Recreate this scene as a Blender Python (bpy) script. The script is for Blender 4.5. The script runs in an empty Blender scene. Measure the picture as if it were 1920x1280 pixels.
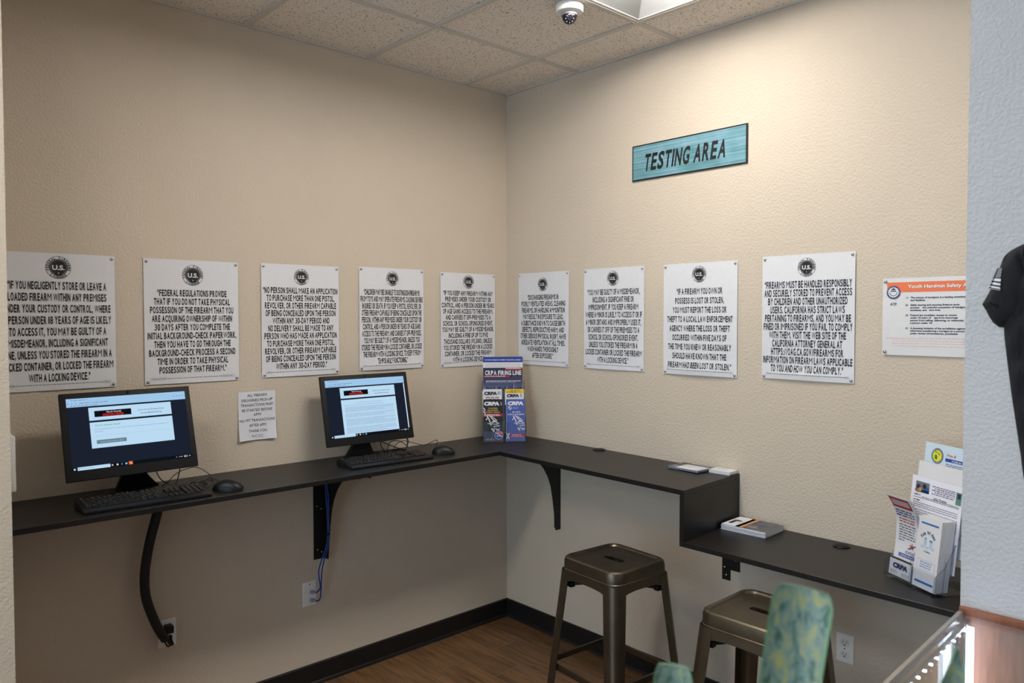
import bpy, bmesh, math, random
from mathutils import Vector, Matrix, Euler
random.seed(7)
S = bpy.context.scene
COL = S.collection
PI = math.pi

# ------------------------------------------------------------------ camera, world, exposure
F_PX = 1426.64
CAM = Vector((-2.9378, -3.2228, 1.7195))
cd = bpy.data.cameras.new('camera')
cam = bpy.data.objects.new('camera', cd)
COL.objects.link(cam)
S.camera = cam
cd.sensor_width = 36.0
cd.lens = F_PX / 1920 * 36.0
cd.clip_start = 0.05
_y, _p, _r = math.radians(47.2395), math.radians(-1.7849), math.radians(-0.0586)
_f = Vector((math.cos(_y) * math.cos(_p), math.sin(_y) * math.cos(_p), math.sin(_p)))
_rt = Vector((math.sin(_y), -math.cos(_y), 0))
_u = _rt.cross(_f)
_rt, _u = math.cos(_r) * _rt + math.sin(_r) * _u, -math.sin(_r) * _rt + math.cos(_r) * _u
m = Matrix((_rt, _u, -_f)).transposed().to_4x4()
m.translation = CAM
cam.matrix_world = m
cd.dof.use_dof = True
cd.dof.focus_distance = 3.7
cd.dof.aperture_fstop = 5.0

S.cycles.transparent_max_bounces = 40
S.view_settings.view_transform = 'Standard'
S.view_settings.look = 'None'
S.view_settings.exposure = 0.0
S.view_settings.gamma = 1.0
S.view_settings.use_curve_mapping = False

W = bpy.data.worlds.new('sky')
S.world = W
W.use_nodes = True
W.node_tree.nodes['Background'].inputs[0].default_value = (0.62, 0.78, 1.0, 1)
W.node_tree.nodes['Background'].inputs[1].default_value = 0.7

CEIL = 2.977
LAMP = 32.5            # radiance of the troffer lenses
DAY = 98.0            # watts of daylight through the shop window


def area(name, loc, rot, sx, sy, power, color):
    ld = bpy.data.lights.new(name, 'AREA')
    ld.shape = 'RECTANGLE'
    ld.size, ld.size_y = sx, sy
    ld.energy = power
    ld.color = color
    o = bpy.data.objects.new(name, ld)
    o.location = loc
    o.rotation_euler = rot
    COL.objects.link(o)
    return o


# daylight entering the window opening in the far west wall
area('window_daylight', (-6.95, -2.9, 1.65), (0, -PI / 2, 0), 2.2, 4.0, DAY, (0.54, 0.78, 1.0))

# ------------------------------------------------------------------ materials


def lin(c):
    return tuple(((x / 255) / 12.92 if x / 255 <= 0.04045 else ((x / 255 + 0.055) / 1.055) ** 2.4) for x in c) + (1.0,)


MATS = {}


def mat(name, col, rough=0.5, metal=0.0, noise=0.06, nscale=40.0, bump=0.0, bscale=60.0, spec=0.5, bdist=0.002, stretch=None):
    """principled surface whose colour carries a little procedural mottling"""
    if name in MATS:
        return MATS[name]
    M = bpy.data.materials.new(name)
    M.use_nodes = True
    nt = M.node_tree
    b = nt.nodes['Principled BSDF']
    c = lin(col)
    tc = nt.nodes.new('ShaderNodeTexCoord')
    src = tc.outputs['Object']
    if stretch:
        mp = nt.nodes.new('ShaderNodeMapping')
        mp.inputs['Scale'].default_value = stretch
        nt.links.new(src, mp.inputs[0])
        src = mp.outputs[0]
    n = nt.nodes.new('ShaderNodeTexNoise')
    n.inputs['Scale'].default_value = nscale
    n.inputs['Detail'].default_value = 3
    nt.links.new(src, n.inputs['Vector'])
    r = nt.nodes.new('ShaderNodeValToRGB')
    r.color_ramp.elements[0].position = 0.3
    r.color_ramp.elements[1].position = 0.7
    r.color_ramp.elements[0].color = tuple(x * (1 - noise) for x in c[:3]) + (1,)
    r.color_ramp.elements[1].color = tuple(min(1, x * (1 + noise)) for x in c[:3]) + (1,)
    nt.links.new(n.outputs['Fac'], r.inputs[0])
    nt.links.new(r.outputs[0], b.inputs['Base Color'])
    b.inputs['Roughness'].default_value = rough
    b.inputs['Metallic'].default_value = metal
    b.inputs['Specular IOR Level'].default_value = spec
    if bump:
        n2 = nt.nodes.new('ShaderNodeTexNoise')
        n2.inputs['Scale'].default_value = bscale
        n2.inputs['Detail'].default_value = 2.0
        nt.links.new(src, n2.inputs['Vector'])
        bp = nt.nodes.new('ShaderNodeBump')
        bp.inputs['Strength'].default_value = bump
        bp.inputs['Distance'].default_value = bdist
        nt.links.new(n2.outputs['Fac'], bp.inputs['Height'])
        nt.links.new(bp.outputs[0], b.inputs['Normal'])
    MATS[name] = M
    return M


def ink(col, rough=0.55):
    return mat('print_%02x%02x%02x' % tuple(col), col, rough, noise=0.02)


def emit(name, col, k=1.0):
    if name in MATS:
        return MATS[name]
    M = bpy.data.materials.new(name)
    M.use_nodes = True
    nt = M.node_tree
    nt.nodes.remove(nt.nodes['Principled BSDF'])
    e = nt.nodes.new('ShaderNodeEmission')
    e.inputs[0].default_value = lin(col)
    e.inputs[1].default_value = k
    nt.links.new(e.outputs[0], nt.nodes['Material Output'].inputs[0])
    MATS[name] = M
    return M


def px(col, k=1.0):
    return emit('pixel_%02x%02x%02x' % tuple(col), col, k)


def clear(name, tint=(0.96, 0.97, 0.98), gloss=0.04, edge=0.35):
    """thin clear plastic or glass: see-through with a fresnel reflection"""
    if name in MATS:
        return MATS[name]
    M = bpy.data.materials.new(name)
    M.use_nodes = True
    nt = M.node_tree
    nt.nodes.remove(nt.nodes['Principled BSDF'])
    t = nt.nodes.new('ShaderNodeBsdfTransparent')
    t.inputs[0].default_value = tint + (1,)
    g = nt.nodes.new('ShaderNodeBsdfGlossy')
    g.inputs['Roughness'].default_value = gloss
    fw = nt.nodes.new('ShaderNodeLayerWeight')
    fw.inputs['Blend'].default_value = 0.5
    pw = nt.nodes.new('ShaderNodeMath')
    pw.operation = 'POWER'
    pw.inputs[1].default_value = 4.0
    nt.links.new(fw.outputs['Facing'], pw.inputs[0])
    lw = nt.nodes.new('ShaderNodeMath')
    lw.operation = 'MULTIPLY_ADD'
    lw.inputs[1].default_value = 0.7
    lw.inputs[2].default_value = 0.045
    nt.links.new(pw.outputs[0], lw.inputs[0])
    mx = nt.nodes.new('ShaderNodeMixShader')
    nt.links.new(lw.outputs[0], mx.inputs[0])
    nt.links.new(t.outputs[0], mx.inputs[1])
    nt.links.new(g.outputs[0], mx.inputs[2])
    nt.links.new(mx.outputs[0], nt.nodes['Material Output'].inputs[0])
    MATS[name] = M
    return M


def wall_paint(name, col):
    M = mat(name, col, 0.62, noise=0.025, nscale=2.2, spec=0.35)
    nt = M.node_tree
    b = nt.nodes['Principled BSDF']
    tc = nt.nodes['Texture Coordinate']
    n = nt.nodes.new('ShaderNodeTexNoise')
    n.inputs['Scale'].default_value = 105
    n.inputs['Detail'].default_value = 2.5
    n.inputs['Distortion'].default_value = 0.15
    nt.links.new(tc.outputs['Object'], n.inputs['Vector'])
    r = nt.nodes.new('ShaderNodeValToRGB')
    r.color_ramp.elements[0].position = 0.38
    r.color_ramp.elements[1].position = 0.62
    nt.links.new(n.outputs['Fac'], r.inputs[0])
    bp = nt.nodes.new('ShaderNodeBump')
    bp.inputs['Strength'].default_value = 0.32
    bp.inputs['Distance'].default_value = 0.003
    nt.links.new(r.outputs[0], bp.inputs['Height'])
    nt.links.new(bp.outputs[0], b.inputs['Normal'])
    return M


M_WALL = wall_paint('beige_wall_paint', (208, 194, 175))
M_PILLAR = wall_paint('pale_wall_paint', (220, 221, 223))
M_BLACKWOOD = mat('black_laminate', (25, 22, 21), 0.40, spec=.4, noise=0.16, nscale=30, stretch=(1, 1, 1), bump=0.05, bscale=200)
M_BASE = mat('black_baseboard', (22, 20, 20), 0.45, noise=0.05)
M_BLACK = mat('black_plastic', (14, 14, 15), 0.42, noise=0.05, spec=.35)
M_BLACKM = mat('matte_black_plastic', (20, 19, 20), 0.6, noise=0.05, spec=.35)
M_KEY = mat('black_key_plastic', (15, 15, 16), 0.4, noise=0.04, spec=.35)
M_IRON = mat('black_painted_iron', (12, 12, 13), 0.45, noise=0.08)
M_STEEL = mat('bright_steel', (190, 188, 184), 0.25, 1.0, noise=0.04)
M_GUN = mat('gunmetal_bronze', (100, 91, 76), 0.36, 0.9, noise=0.14, nscale=9, bump=0.04, bscale=120)
M_PAPER = mat('white_paper', (224, 224, 227), 0.45, noise=0.015)
M_WHITEP = mat('white_plastic', (236, 235, 230), 0.4, noise=0.015)
M_INK = ink((18, 17, 20))
M_RUBBER = mat('black_rubber', (16, 16, 17), 0.55, noise=0.05)
M_ALU = mat('brushed_aluminium', (196, 195, 190), 0.32, 1.0, noise=0.06, nscale=90)
M_ACRYL = clear('clear_acrylic', (0.95, 0.96, 0.98), 0.05)
M_ACRE = clear('acrylic_edge', (0.42, 0.45, 0.52), 0.15)
M_GLASS = clear('showcase_glass', (0.93, 0.96, 0.95), 0.02)

# ------------------------------------------------------------------ object helpers


def tag(o, label=None, cat=None, group=None, kind=None):
    if label:
        o['label'] = label
    if cat:
        o['category'] = cat
    if group:
        o['group'] = group
    if kind:
        o['kind'] = kind
    return o


def thing(name, label, cat, loc=(0, 0, 0), rotz=0.0, group=None):
    o = bpy.data.objects.new(name, None)
    o.empty_display_size = 0.05
    o.location = loc
    o.rotation_euler = (0, 0, rotz)
    COL.objects.link(o)
    return tag(o, label, cat, group)


def smooth(me, ang=0.6):
    for p in me.polygons:
        p.use_smooth = True
    me.set_sharp_from_angle(angle=ang)


def obj(name, bm, mats, parent=None, sm=None, loc=None, rot=None):
    me = bpy.data.meshes.new(name)
    bmesh.ops.recalc_face_normals(bm, faces=bm.faces)
    bm.to_mesh(me)
    bm.free()
    for mm in (mats if isinstance(mats, (list, tuple)) else [mats]):
        me.materials.append(mm)
    if sm:
        smooth(me, sm)
    o = bpy.data.objects.new(name, me)
    COL.objects.link(o)
    if parent:
        o.parent = parent
    if loc:
        o.location = loc
    if rot:
        o.rotation_euler = rot
    return o


def struct(name, bm, mats, label=None):
    o = obj(name, bm, mats)
    return tag(o, label, None, None, 'structure')


def box(bm, x0, x1, y0, y1, z0, z1, mi=0, bev=0.0, seg=2):
    vs = [bm.verts.new(p) for p in ((x0, y0, z0), (x1, y0, z0), (x1, y1, z0), (x0, y1, z0), (x0, y0, z1), (x1, y0, z1), (x1, y1, z1), (x0, y1, z1))]
    fs = []
    for q in ((0, 3, 2, 1), (4, 5, 6, 7), (0, 1, 5, 4), (1, 2, 6, 5), (2, 3, 7, 6), (3, 0, 4, 7)):
        f = bm.faces.new([vs[i] for i in q])
        f.material_index = mi
        fs.append(f)
    if bev:
        es = list({e for f in fs for e in f.edges})
        r = bmesh.ops.bevel(bm, geom=es, offset=bev, segments=seg, affect='EDGES', profile=0.5, material=mi)
    return vs


def nb():
    return bmesh.new()


def bx(*a, **k):
    bm = nb()
    box(bm, *a, **k)
    return bm


def loft(bm, rings, mi=0, cap0=True, cap1=True, closed=True):
    """rings: lists of equal length of 3D points"""
    R = [[bm.verts.new(p) for p in r] for r in rings]
    n = len(R[0])
    for a, b in zip(R[:-1], R[1:]):
        for i in range(n if closed else n - 1):
            j = (i + 1) % n
            f = bm.faces.new((a[i], a[j], b[j], b[i]))
            f.material_index = mi
    if cap0:
        bm.faces.new(list(reversed(R[0]))).material_index = mi
    if cap1:
        bm.faces.new(R[-1]).material_index = mi
    return R


def circ(r, n, z, cx=0, cy=0, ph=0.0):
    return [(cx + r * math.cos(ph + 2 * PI * i / n), cy + r * math.sin(ph + 2 * PI * i / n), z) for i in range(n)]


def lathe(prof, n=24):
    bm = nb()
    loft(bm, [circ(max(r, 1e-4), n, z) for r, z in prof])
    return bm


def spline(pts, sub=8):
    P = [Vector(p) for p in pts]
    out = []
    for i in range(len(P) - 1):
        p0 = P[max(i - 1, 0)]
        p1, p2 = P[i], P[i + 1]
        p3 = P[min(i + 2, len(P) - 1)]
        for k in range(sub):
            t = k / sub
            out.append(0.5 * ((2 * p1) + (p2 - p0) * t + (2 * p0 - 5 * p1 + 4 * p2 - p3) * t * t + (3 * p1 - p0 - 3 * p2 + p3) * t ** 3))
    out.append(P[-1])
    return out


def tube(bm, pts, r, n=8, sub=8, mi=0):
    P = spline(pts, sub) if sub else [Vector(p) for p in pts]
    rings = []
    up = Vector((0.13, 0.21, 0.97)).normalized()
    for i, p in enumerate(P):
        t = (P[min(i + 1, len(P) - 1)] - P[max(i - 1, 0)]).normalized()
        s = t.cross(up)
        if s.length < 0.05:
            s = t.cross(Vector((1, 0, 0)))
        s.normalize()
        q = s.cross(t).normalized()
        up = q
        rr = r(i / (len(P) - 1)) if callable(r) else r
        rings.append([tuple(p + s * rr * math.cos(2 * PI * k / n) + q * rr * math.sin(2 * PI * k / n)) for k in range(n)])
    loft(bm, rings, mi)


def prism(bm, pts, axis, a0, a1, mi=0):
    """extrude a 2D outline along an axis (0 x, 1 y, 2 z)"""
    def P(p, a):
        q = list(p)
        q.insert(axis, a)
        return q
    loft(bm, [[P(p, a0) for p in pts], [P(p, a1) for p in pts]], mi)


def rsq(hx, hy, r, z, n=5, cx=0, cy=0):
    """rounded rectangle ring"""
    out = []
    for (sx, sy, a0) in ((1, 1, 0), (-1, 1, PI / 2), (-1, -1, PI), (1, -1, 1.5 * PI)):
        for k in range(n + 1):
            a = a0 + PI / 2 * k / n
            out.append((cx + sx * (hx - r) + r * math.cos(a), cy + sy * (hy - r) + r * math.sin(a), z))
    return out


def copy_tree(o, parent=None):
    c = o.copy()
    COL.objects.link(c)
    if parent:
        c.parent = parent
    for ch in list(o.children):
        copy_tree(ch, c)
    return c


# ------------------------------------------------------------------ lettering
_TXT = {}


def glyphs(s, bold, shear=0.0):
    """outline geometry of a line of writing: cap height 1, x from 0"""
    k = (s, bold, shear)
    if k in _TXT:
        return _TXT[k]
    cu = bpy.data.curves.new('writing', 'FONT')
    cu.body = s
    cu.size = 1.0
    cu.resolution_u = 3
    cu.offset = bold
    cu.shear = shear
    o = bpy.data.objects.new('writing', cu)
    COL.objects.link(o)
    dg = bpy.context.evaluated_depsgraph_get()
    me = bpy.data.meshes.new_from_object(o.evaluated_get(dg))
    vs = [(v.co.x, v.co.y) for v in me.vertices]
    fs = [tuple(p.vertices) for p in me.polygons]
    bpy.data.objects.remove(o)
    bpy.data.curves.remove(cu)
    bpy.data.meshes.remove(me)
    if not vs:
        vs, fs = [(0, 0)], []
    x0 = min(v[0] for v in vs)
    vs = [((v[0] - x0) / 0.729, v[1] / 0.729) for v in vs]
    _TXT[k] = (vs, fs, max(v[0] for v in vs))
    return _TXT[k]


_CW = dict(I=.115, J=.31, L=.35, E=.37, F=.36, T=.40, M=.62, W=.70, S=.41, P=.42, Y=.45, V=.46, A=.47)
_CW.update({'.': .13, ',': .13, ':': .13, '-': .22, '/': .30, "'": .12, '(': .2, ')': .2, '1': .18, '$': .42})


def condensed(s, bold, shear=0.0, gap=.08, space=.20):
    """a narrow gothic: every letter brought to an even, narrow width"""
    k = ('c', s, bold, shear, gap)
    if k in _TXT:
        return _TXT[k]
    V, F, x = [], [], 0.0
    for ch in s:
        if ch == ' ':
            x += space
            continue
        w = .24 if ch in '\u201c\u201d' else _CW.get(ch, .43)
        L0 = glyphs(ch, 0.0)[2]
        bo = 0.0
        for _ in range(0 if ch in 'MW' else 4):
            bo = max(0.0, min(.045, (bold * (L0 + 2 * bo) / w - .125) / 2))
        vs, fs, L = glyphs(ch, round(bo * .729, 3))
        b = len(V)
        V += [(x + vx * w / L + shear * vy, vy) for vx, vy in vs]
        F += [tuple(b + i for i in f) for f in fs]
        x += w + gap
    _TXT[k] = (V, F, x - gap)
    return _TXT[k]


class Sheet:
    """a printed sheet: paper plus everything printed on it, one mesh.  u right, v up, metres."""

    def __init__(s, w, h, t, paper, nu=1, nv=1, bend=None):
        s.w, s.h, s.mats, s.V, s.F, s.I, s.bend = w, h, [], [], [], [], bend
        mi = s.mi(paper)
        for top in (1, 0):
            base = len(s.V)
            for j in range(nv + 1):
                for i in range(nu + 1):
                    s.V.append((w * i / nu, h * j / nv, 0.0 if top else -t))
            for j in range(nv):
                for i in range(nu):
                    a = base + j * (nu + 1) + i
                    q = (a, a + 1, a + nu + 2, a + nu + 1)
                    s.F.append(q if top else q[::-1])
                    s.I.append(mi)
        off = (nu + 1) * (nv + 1)
        rim = [i for i in range(nu)] + [nu + j * (nu + 1) for j in range(nv)] + [off - 1 - i for i in range(nu)] + [off - 1 - nu - j * (nu + 1) for j in range(nv)]
        for a, b in zip(rim, rim[1:] + rim[:1]):
            s.F.append((a, a + off, b + off, b))
            s.I.append(mi)

    def mi(s, M):
        if M not in s.mats:
            s.mats.append(M)
        return s.mats.index(M)

    def poly(s, pts, M, k=1):
        b = len(s.V)
        s.V += [(p[0], p[1], 0.0005 * k) for p in pts]
        s.F.append(tuple(range(b, b + len(pts))))
        s.I.append(s.mi(M))

    def rect(s, u0, v0, u1, v1, M, k=1, n=1):
        for i in range(n):
            a, b = v0 + (v1 - v0) * i / n, v0 + (v1 - v0) * (i + 1) / n
            s.poly(((u0, a), (u1, a), (u1, b), (u0, b)), M, k)

    def disc(s, cu, cv, r, M, k=1, n=28, ry=None):
        s.poly([(cu + r * math.cos(2 * PI * i / n), cv + (ry or r) * math.sin(2 * PI * i / n)) for i in range(n)], M, k)

    def line(s, u0, v0, u1, v1, t, M, k=1):
        d = Vector((u1 - u0, v1 - v0)).normalized() * t / 2
        s.poly(((u0 + d.y, v0 - d.x), (u1 + d.y, v1 - d.x), (u1 - d.y, v1 + d.x), (u0 - d.y, v0 + d.x)), M, k)

    def frame(s, u0, v0, u1, v1, t, M, k=1):
        s.rect(u0, v0, u1, v0 + t, M, k)
        s.rect(u0, v1 - t, u1, v1, M, k)
        s.rect(u0, v0, u0 + t, v1, M, k)
        s.rect(u1 - t, v0, u1, v1, M, k)

    def text(s, txt, u, v, cap, M, sx=1.0, align='c', bold=0.0, k=2, width=None, shear=0.0, rot=0.0, narrow=False):
        """v = middle of the capitals; width forces the line width"""
        vs, fs, L = condensed(txt, bold, shear) if narrow else glyphs(txt, bold, shear)
        if width:
            sx = width / (L * cap)
        W_ = L * cap * sx
        du = u - (W_ / 2 if align == 'c' else W_ if align == 'r' else 0)
        b = len(s.V)
        c, sn = math.cos(rot), math.sin(rot)
        for x, y in vs:
            X, Y = du + x * cap * sx, (y - 0.5) * cap
            if rot:
                X -= u
                X, Y = u + X * c - Y * sn, X * sn + Y * c
            s.V.append((X, v + Y, 0.0005 * k))
        mi = s.mi(M)
        for f in fs:
            s.F.append(tuple(b + i for i in f))
            s.I.append(mi)
        return W_

    def arc(s, txt, cu, cv, r, a0, a1, cap, M, k=2, bold=0.02, sx=1.0, inward=False):
        n = len(txt)
        for i, ch in enumerate(txt):
            a = a0 + (a1 - a0) * (i + 0.5) / n
            if ch != ' ':
                s.text(ch, cu + r * math.cos(a), cv + r * math.sin(a), cap, M, sx, 'c', bold, k, rot=a + PI / 2 if inward else a - PI / 2)

    def small(s, u0, u1, v, cap, M, k=1, seed=0):
        """a line of print too small to read: word-long dashes"""
        rnd = random.Random(seed)
        u = u0
        while u < u1 - cap:
            L = min(cap * rnd.uniform(1.4, 5.5), u1 - u)
            s.rect(u, v - cap / 2, u + L, v + cap / 2, M, k)
            u += L + cap * 0.9

    def build(s, name, O, U, V, parent=None, label=None, cat=None, group=None):
        U, V = Vector(U).normalized(), Vector(V).normalized()
        N = U.cross(V).normalized()
        V = N.cross(U)
        vs = s.V
        if s.bend:
            vs = [(x, y, z + s.bend(x, y)) for x, y, z in vs]
        me = bpy.data.meshes.new(name)
        me.from_pydata(vs, [], s.F)
        for M in s.mats:
            me.materials.append(M)
        me.polygons.foreach_set('material_index', s.I)
        me.update()
        o = bpy.data.objects.new(name, me)
        COL.objects.link(o)
        mw = Matrix((U, V, N)).transposed().to_4x4()
        mw.translation = Vector(O)
        o.matrix_world = mw
        if parent:
            o.parent = parent
        return tag(o, label, cat, group)


# ------------------------------------------------------------------ the room
XW, YS = -7.0, -7.0                       # far sides of the shop, behind the camera
STUBX, STUBY = -2.511, -0.6               # edge of the wall on the left of the photo
PX, PY = -0.75, -2.576                    # edge of the wall on the right of the photo


def floor_mat():
    M = bpy.data.materials.new('wood_look_planks')
    M.use_nodes = True
    nt = M.node_tree
    b = nt.nodes['Principled BSDF']
    tc = nt.nodes.new('ShaderNodeTexCoord')
    mp = nt.nodes.new('ShaderNodeMapping')
    mp.inputs['Rotation'].default_value = (0, 0, PI / 2)
    mp.inputs['Location'].default_value = (0.09, 0.045, 0)
    nt.links.new(tc.outputs['Object'], mp.inputs[0])
    br = nt.nodes.new('ShaderNodeTexBrick')
    br.offset = 0.37
    br.inputs['Scale'].default_value = 1.0
    br.inputs['Brick Width'].default_value = 0.61
    br.inputs['Row Height'].default_value = 0.172
    br.inputs['Mortar Size'].default_value = 0.0022
    br.inputs['Mortar Smooth'].default_value = 0.1
    br.inputs['Bias'].default_value = 0.0
    br.inputs['Color1'].default_value = (0.0, 0, 0, 1)
    br.inputs['Color2'].default_value = (1, 1, 1, 1)
    br.inputs['Mortar'].default_value = (0.5, 0.5, 0.5, 1)
    nt.links.new(mp.outputs[0], br.inputs['Vector'])
    mp2 = nt.nodes.new('ShaderNodeMapping')
    mp2.inputs['Scale'].default_value = (30, 2.2, 1)
    nt.links.new(tc.outputs['Object'], mp2.inputs[0])
    ad = nt.nodes.new('ShaderNodeVectorMath')
    ad.operation = 'MULTIPLY_ADD'
    ad.inputs[1].default_value = (7, 7, 7)
    nt.links.new(br.outputs['Color'], ad.inputs[0])
    nt.links.new(mp2.outputs[0], ad.inputs[2])
    n = nt.nodes.new('ShaderNodeTexNoise')
    n.inputs['Scale'].default_value = 1.6
    n.inputs['Detail'].default_value = 7
    n.inputs['Roughness'].default_value = 0.65
    n.inputs['Distortion'].default_value = 0.5
    nt.links.new(ad.outputs[0], n.inputs['Vector'])
    r = nt.nodes.new('ShaderNodeValToRGB')
    r.color_ramp.elements[0].position = 0.25
    r.color_ramp.elements[0].color = lin((70, 46, 28))
    r.color_ramp.elements[1].position = 0.75
    r.color_ramp.elements[1].color = lin((150, 110, 72))
    nt.links.new(n.outputs['Fac'], r.inputs[0])
    mm = nt.nodes.new('ShaderNodeMixRGB')
    mm.blend_type = 'MULTIPLY'
    mm.inputs[0].default_value = 0.25
    nt.links.new(r.outputs[0], mm.inputs[1])
    nt.links.new(br.outputs['Color'], mm.inputs[2])
    mg = nt.nodes.new('ShaderNodeMixRGB')
    mg.inputs[2].default_value = lin((126, 104, 84))
    nt.links.new(br.outputs['Fac'], mg.inputs[0])
    nt.links.new(mm.outputs[0], mg.inputs[1])
    nt.links.new(mg.outputs[0], b.inputs['Base Color'])
    b.inputs['Roughness'].default_value = 0.42
    return M


def ceiling_mat():
    M = bpy.data.materials.new('fissured_ceiling_tile')
    M.use_nodes = True
    nt = M.node_tree
    b = nt.nodes['Principled BSDF']
    b.inputs['Roughness'].default_value = 0.9
    tc = nt.nodes.new('ShaderNodeTexCoord')
    n = nt.nodes.new('ShaderNodeTexNoise')
    n.inputs['Scale'].default_value = 130
    n.inputs['Detail'].default_value = 3
    n.inputs['Distortion'].default_value = 0.8
    nt.links.new(tc.outputs['Object'], n.inputs['Vector'])
    r = nt.nodes.new('ShaderNodeValToRGB')
    r.color_ramp.elements[0].position = 0.33
    r.color_ramp.elements[0].color = lin((110, 98, 88))
    r.color_ramp.elements[1].position = 0.42
    r.color_ramp.elements[1].color = lin((236, 227, 217))
    nt.links.new(n.outputs['Fac'], r.inputs[0])
    nt.links.new(r.outputs[0], b.inputs['Base Color'])
    bp = nt.nodes.new('ShaderNodeBump')
    bp.inputs['Strength'].default_value = 0.3
    bp.inputs['Distance'].default_value = 0.002
    nt.links.new(n.outputs['Fac'], bp.inputs['Height'])
    nt.links.new(bp.outputs[0], b.inputs['Normal'])
    return M


M_FLOOR, M_CEIL = floor_mat(), ceiling_mat()
struct('floor', bx(XW, 0.15, YS, 0.15, -0.1, 0), M_FLOOR)
struct('wall_left', bx(STUBX - 0.05, 0.15, 0, 0.15, 0, CEIL + 0.2), M_WALL)
struct('wall_right', bx(0, 0.15, PY - 0.05, 0, 0, CEIL + 0.2), M_WALL)
struct('wall_near_left', bx(XW, STUBX, STUBY, 0.15, 0, CEIL + 0.2), M_WALL)
struct('wall_near_right', bx(PX, 0.15, YS, PY, 0, CEIL + 0.2), M_PILLAR)
struct('wall_south', bx(XW, PX, YS - 0.15, YS, 0, CEIL + 0.2), M_PILLAR)
bm = nb()
WA, WB, WC, WD = -4.95, -0.85, 0.5, 2.8
for (a, b, c, d) in ((YS, WA, 0, CEIL + 0.2), (WB, STUBY, 0, CEIL + 0.2), (WA, WB, 0, WC), (WA, WB, WD, CEIL + 0.2)):
    box(bm, XW - 0.15, XW, a, b, c, d)
struct('wall_west', bm, M_PILLAR)
bm = nb()
for (a, b, c, d) in ((WA, WA + .06, WC, WD), (WB - .06, WB, WC, WD), (WA + .06, WB - .06, WC, WC + .06), (WA + .06, WB - .06, WD - .06, WD), (-2.93, -2.87, WC + .06, WD - .06)):
    box(bm, XW - 0.12, XW - 0.06, a, b, c, d)
struct('window_1', bm, M_ALU)

# suspended ceiling: tiles on a 24 inch grid, T-bars, openings for the troffers
GX, GY, TS, TY = -0.3045, -0.5513, 0.6096, 0.617
LIGHTS = [(0, 1), (4, 1), (8, 1)]          # first grid cell of each troffer, two cells long


def cell(i, j):
    return (GX - (i + 1) * TS, GX - i * TS, GY - (j + 1) * TY, GY - j * TY)


bm = nb()
for i in range(-1, 12):
    for j in range(-1, 12):
        if (i, j) in LIGHTS or (i - 1, j) in LIGHTS:
            continue
        x0, x1, y0, y1 = cell(i, j)
        x0, x1, y0, y1 = max(x0, XW), min(x1, 0.0), max(y0, YS), min(y1, 0.0)
        if x1 - x0 < 0.02 or y1 - y0 < 0.02:
            continue
        box(bm, x0, x1, y0, y1, CEIL + 0.006, CEIL + 0.025)
ceil = struct('ceiling', bm, M_CEIL)
bm = nb()
for i in range(0, 11):
    x = GX - i * TS
    ys = [0.0] + sorted([GY - j * TY for (a, j) in LIGHTS if a + 1 == i] + [GY - (j + 1) * TY for (a, j) in LIGHTS if a + 1 == i], reverse=True) + [YS]
    for k in range(0, len(ys), 2):
        box(bm, x - 0.012, x + 0.012, ys[k + 1], ys[k], CEIL - 0.001, CEIL + 0.0062)
for j in range(0, 11):
    y = GY - j * TY
    box(bm, XW, 0, y - 0.012, y + 0.012, CEIL - 0.0012, CEIL + 0.0064)
box(bm, XW, 0, -0.012, 0, CEIL - 0.002, CEIL + 0.006)
box(bm, -0.012, 0, YS, 0, CEIL - 0.002, CEIL + 0.006)
obj('ceiling_grid', bm, mat('painted_grid_steel', (205, 198, 188), 0.5, noise=0.02), ceil)
struct('trim_1', bx(XW, 0.15, YS, 0.15, CEIL + 0.15, CEIL + 0.2), mat('plenum_board', (120, 116, 110), 0.8))

for nm, prof in (('baseboard_left', 0), ('baseboard_right', 1)):
    bm = nb()
    pts = [(0, 0), (-0.018, 0), (-0.014, 0.012), (-0.008, 0.016), (-0.008, 0.095), (-0.005, 0.1), (0, 0.1)]
    if prof == 0:
        prism(bm, pts, 0, STUBX, 0.0)
    else:
        prism(bm, pts, 1, PY, 0.0)
    struct(nm, bm, M_BASE)

# troffers
M_REFL_LIT = mat('reflector_lit_end', (244, 244, 242), 0.5, noise=0.01)  # end slopes painted whiter, so the lamp's brightness sits in the colour
M_REFL_SHADE = mat('reflector_shaded_side', (168, 170, 168), 0.5, noise=0.01)  # same reflector painted greyer: shade of the long slopes put into the colour
M_LENS = emit('lit_lens', (255, 250, 243), LAMP)


def troffer(i, j, label):
    x0, x1, y0, y1 = cell(i, j)
    x0 -= TS
    cx, cy = (x0 + x1) / 2, (y0 + y1) / 2
    t = thing('ceiling_light', label, 'ceiling light', (cx, cy, CEIL), 0, 'recessed ceiling lights')
    hx, hy = TS - 0.012, TY / 2 - 0.012

    def rect(a, b, z):
        return [(sx * a, sy * b, z) for sx, sy in ((1, 1), (-1, 1), (-1, -1), (1, -1))]
    bm = nb()
    loft(bm, [rect(hx, hy, 0.0005), rect(hx - 0.012, hy - 0.012, 0.002), rect(hx - 0.012, hy - 0.012, 0.008), rect(hx, hy, 0.010)], cap0=False, cap1=False)
    obj('frame', bm, MATS['painted_grid_steel'], t)
    bm = nb()
    loft(bm, [rect(hx - 0.012, hy - 0.012, 0.006), rect(hx - 0.14, 0.16, 0.066)], cap0=False, cap1=True)
    bm.faces.ensure_lookup_table()
    for q in (1, 3):
        bm.faces[q].material_index = 1
    obj('reflector', bm, [M_REFL_SHADE, M_REFL_LIT], t)
    bm = nb()
    box(bm, -hx + 0.15, hx - 0.15, -0.14, 0.14, 0.034, 0.060, bev=0.006)
    obj('lens', bm, M_LENS, t)
    return t


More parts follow.
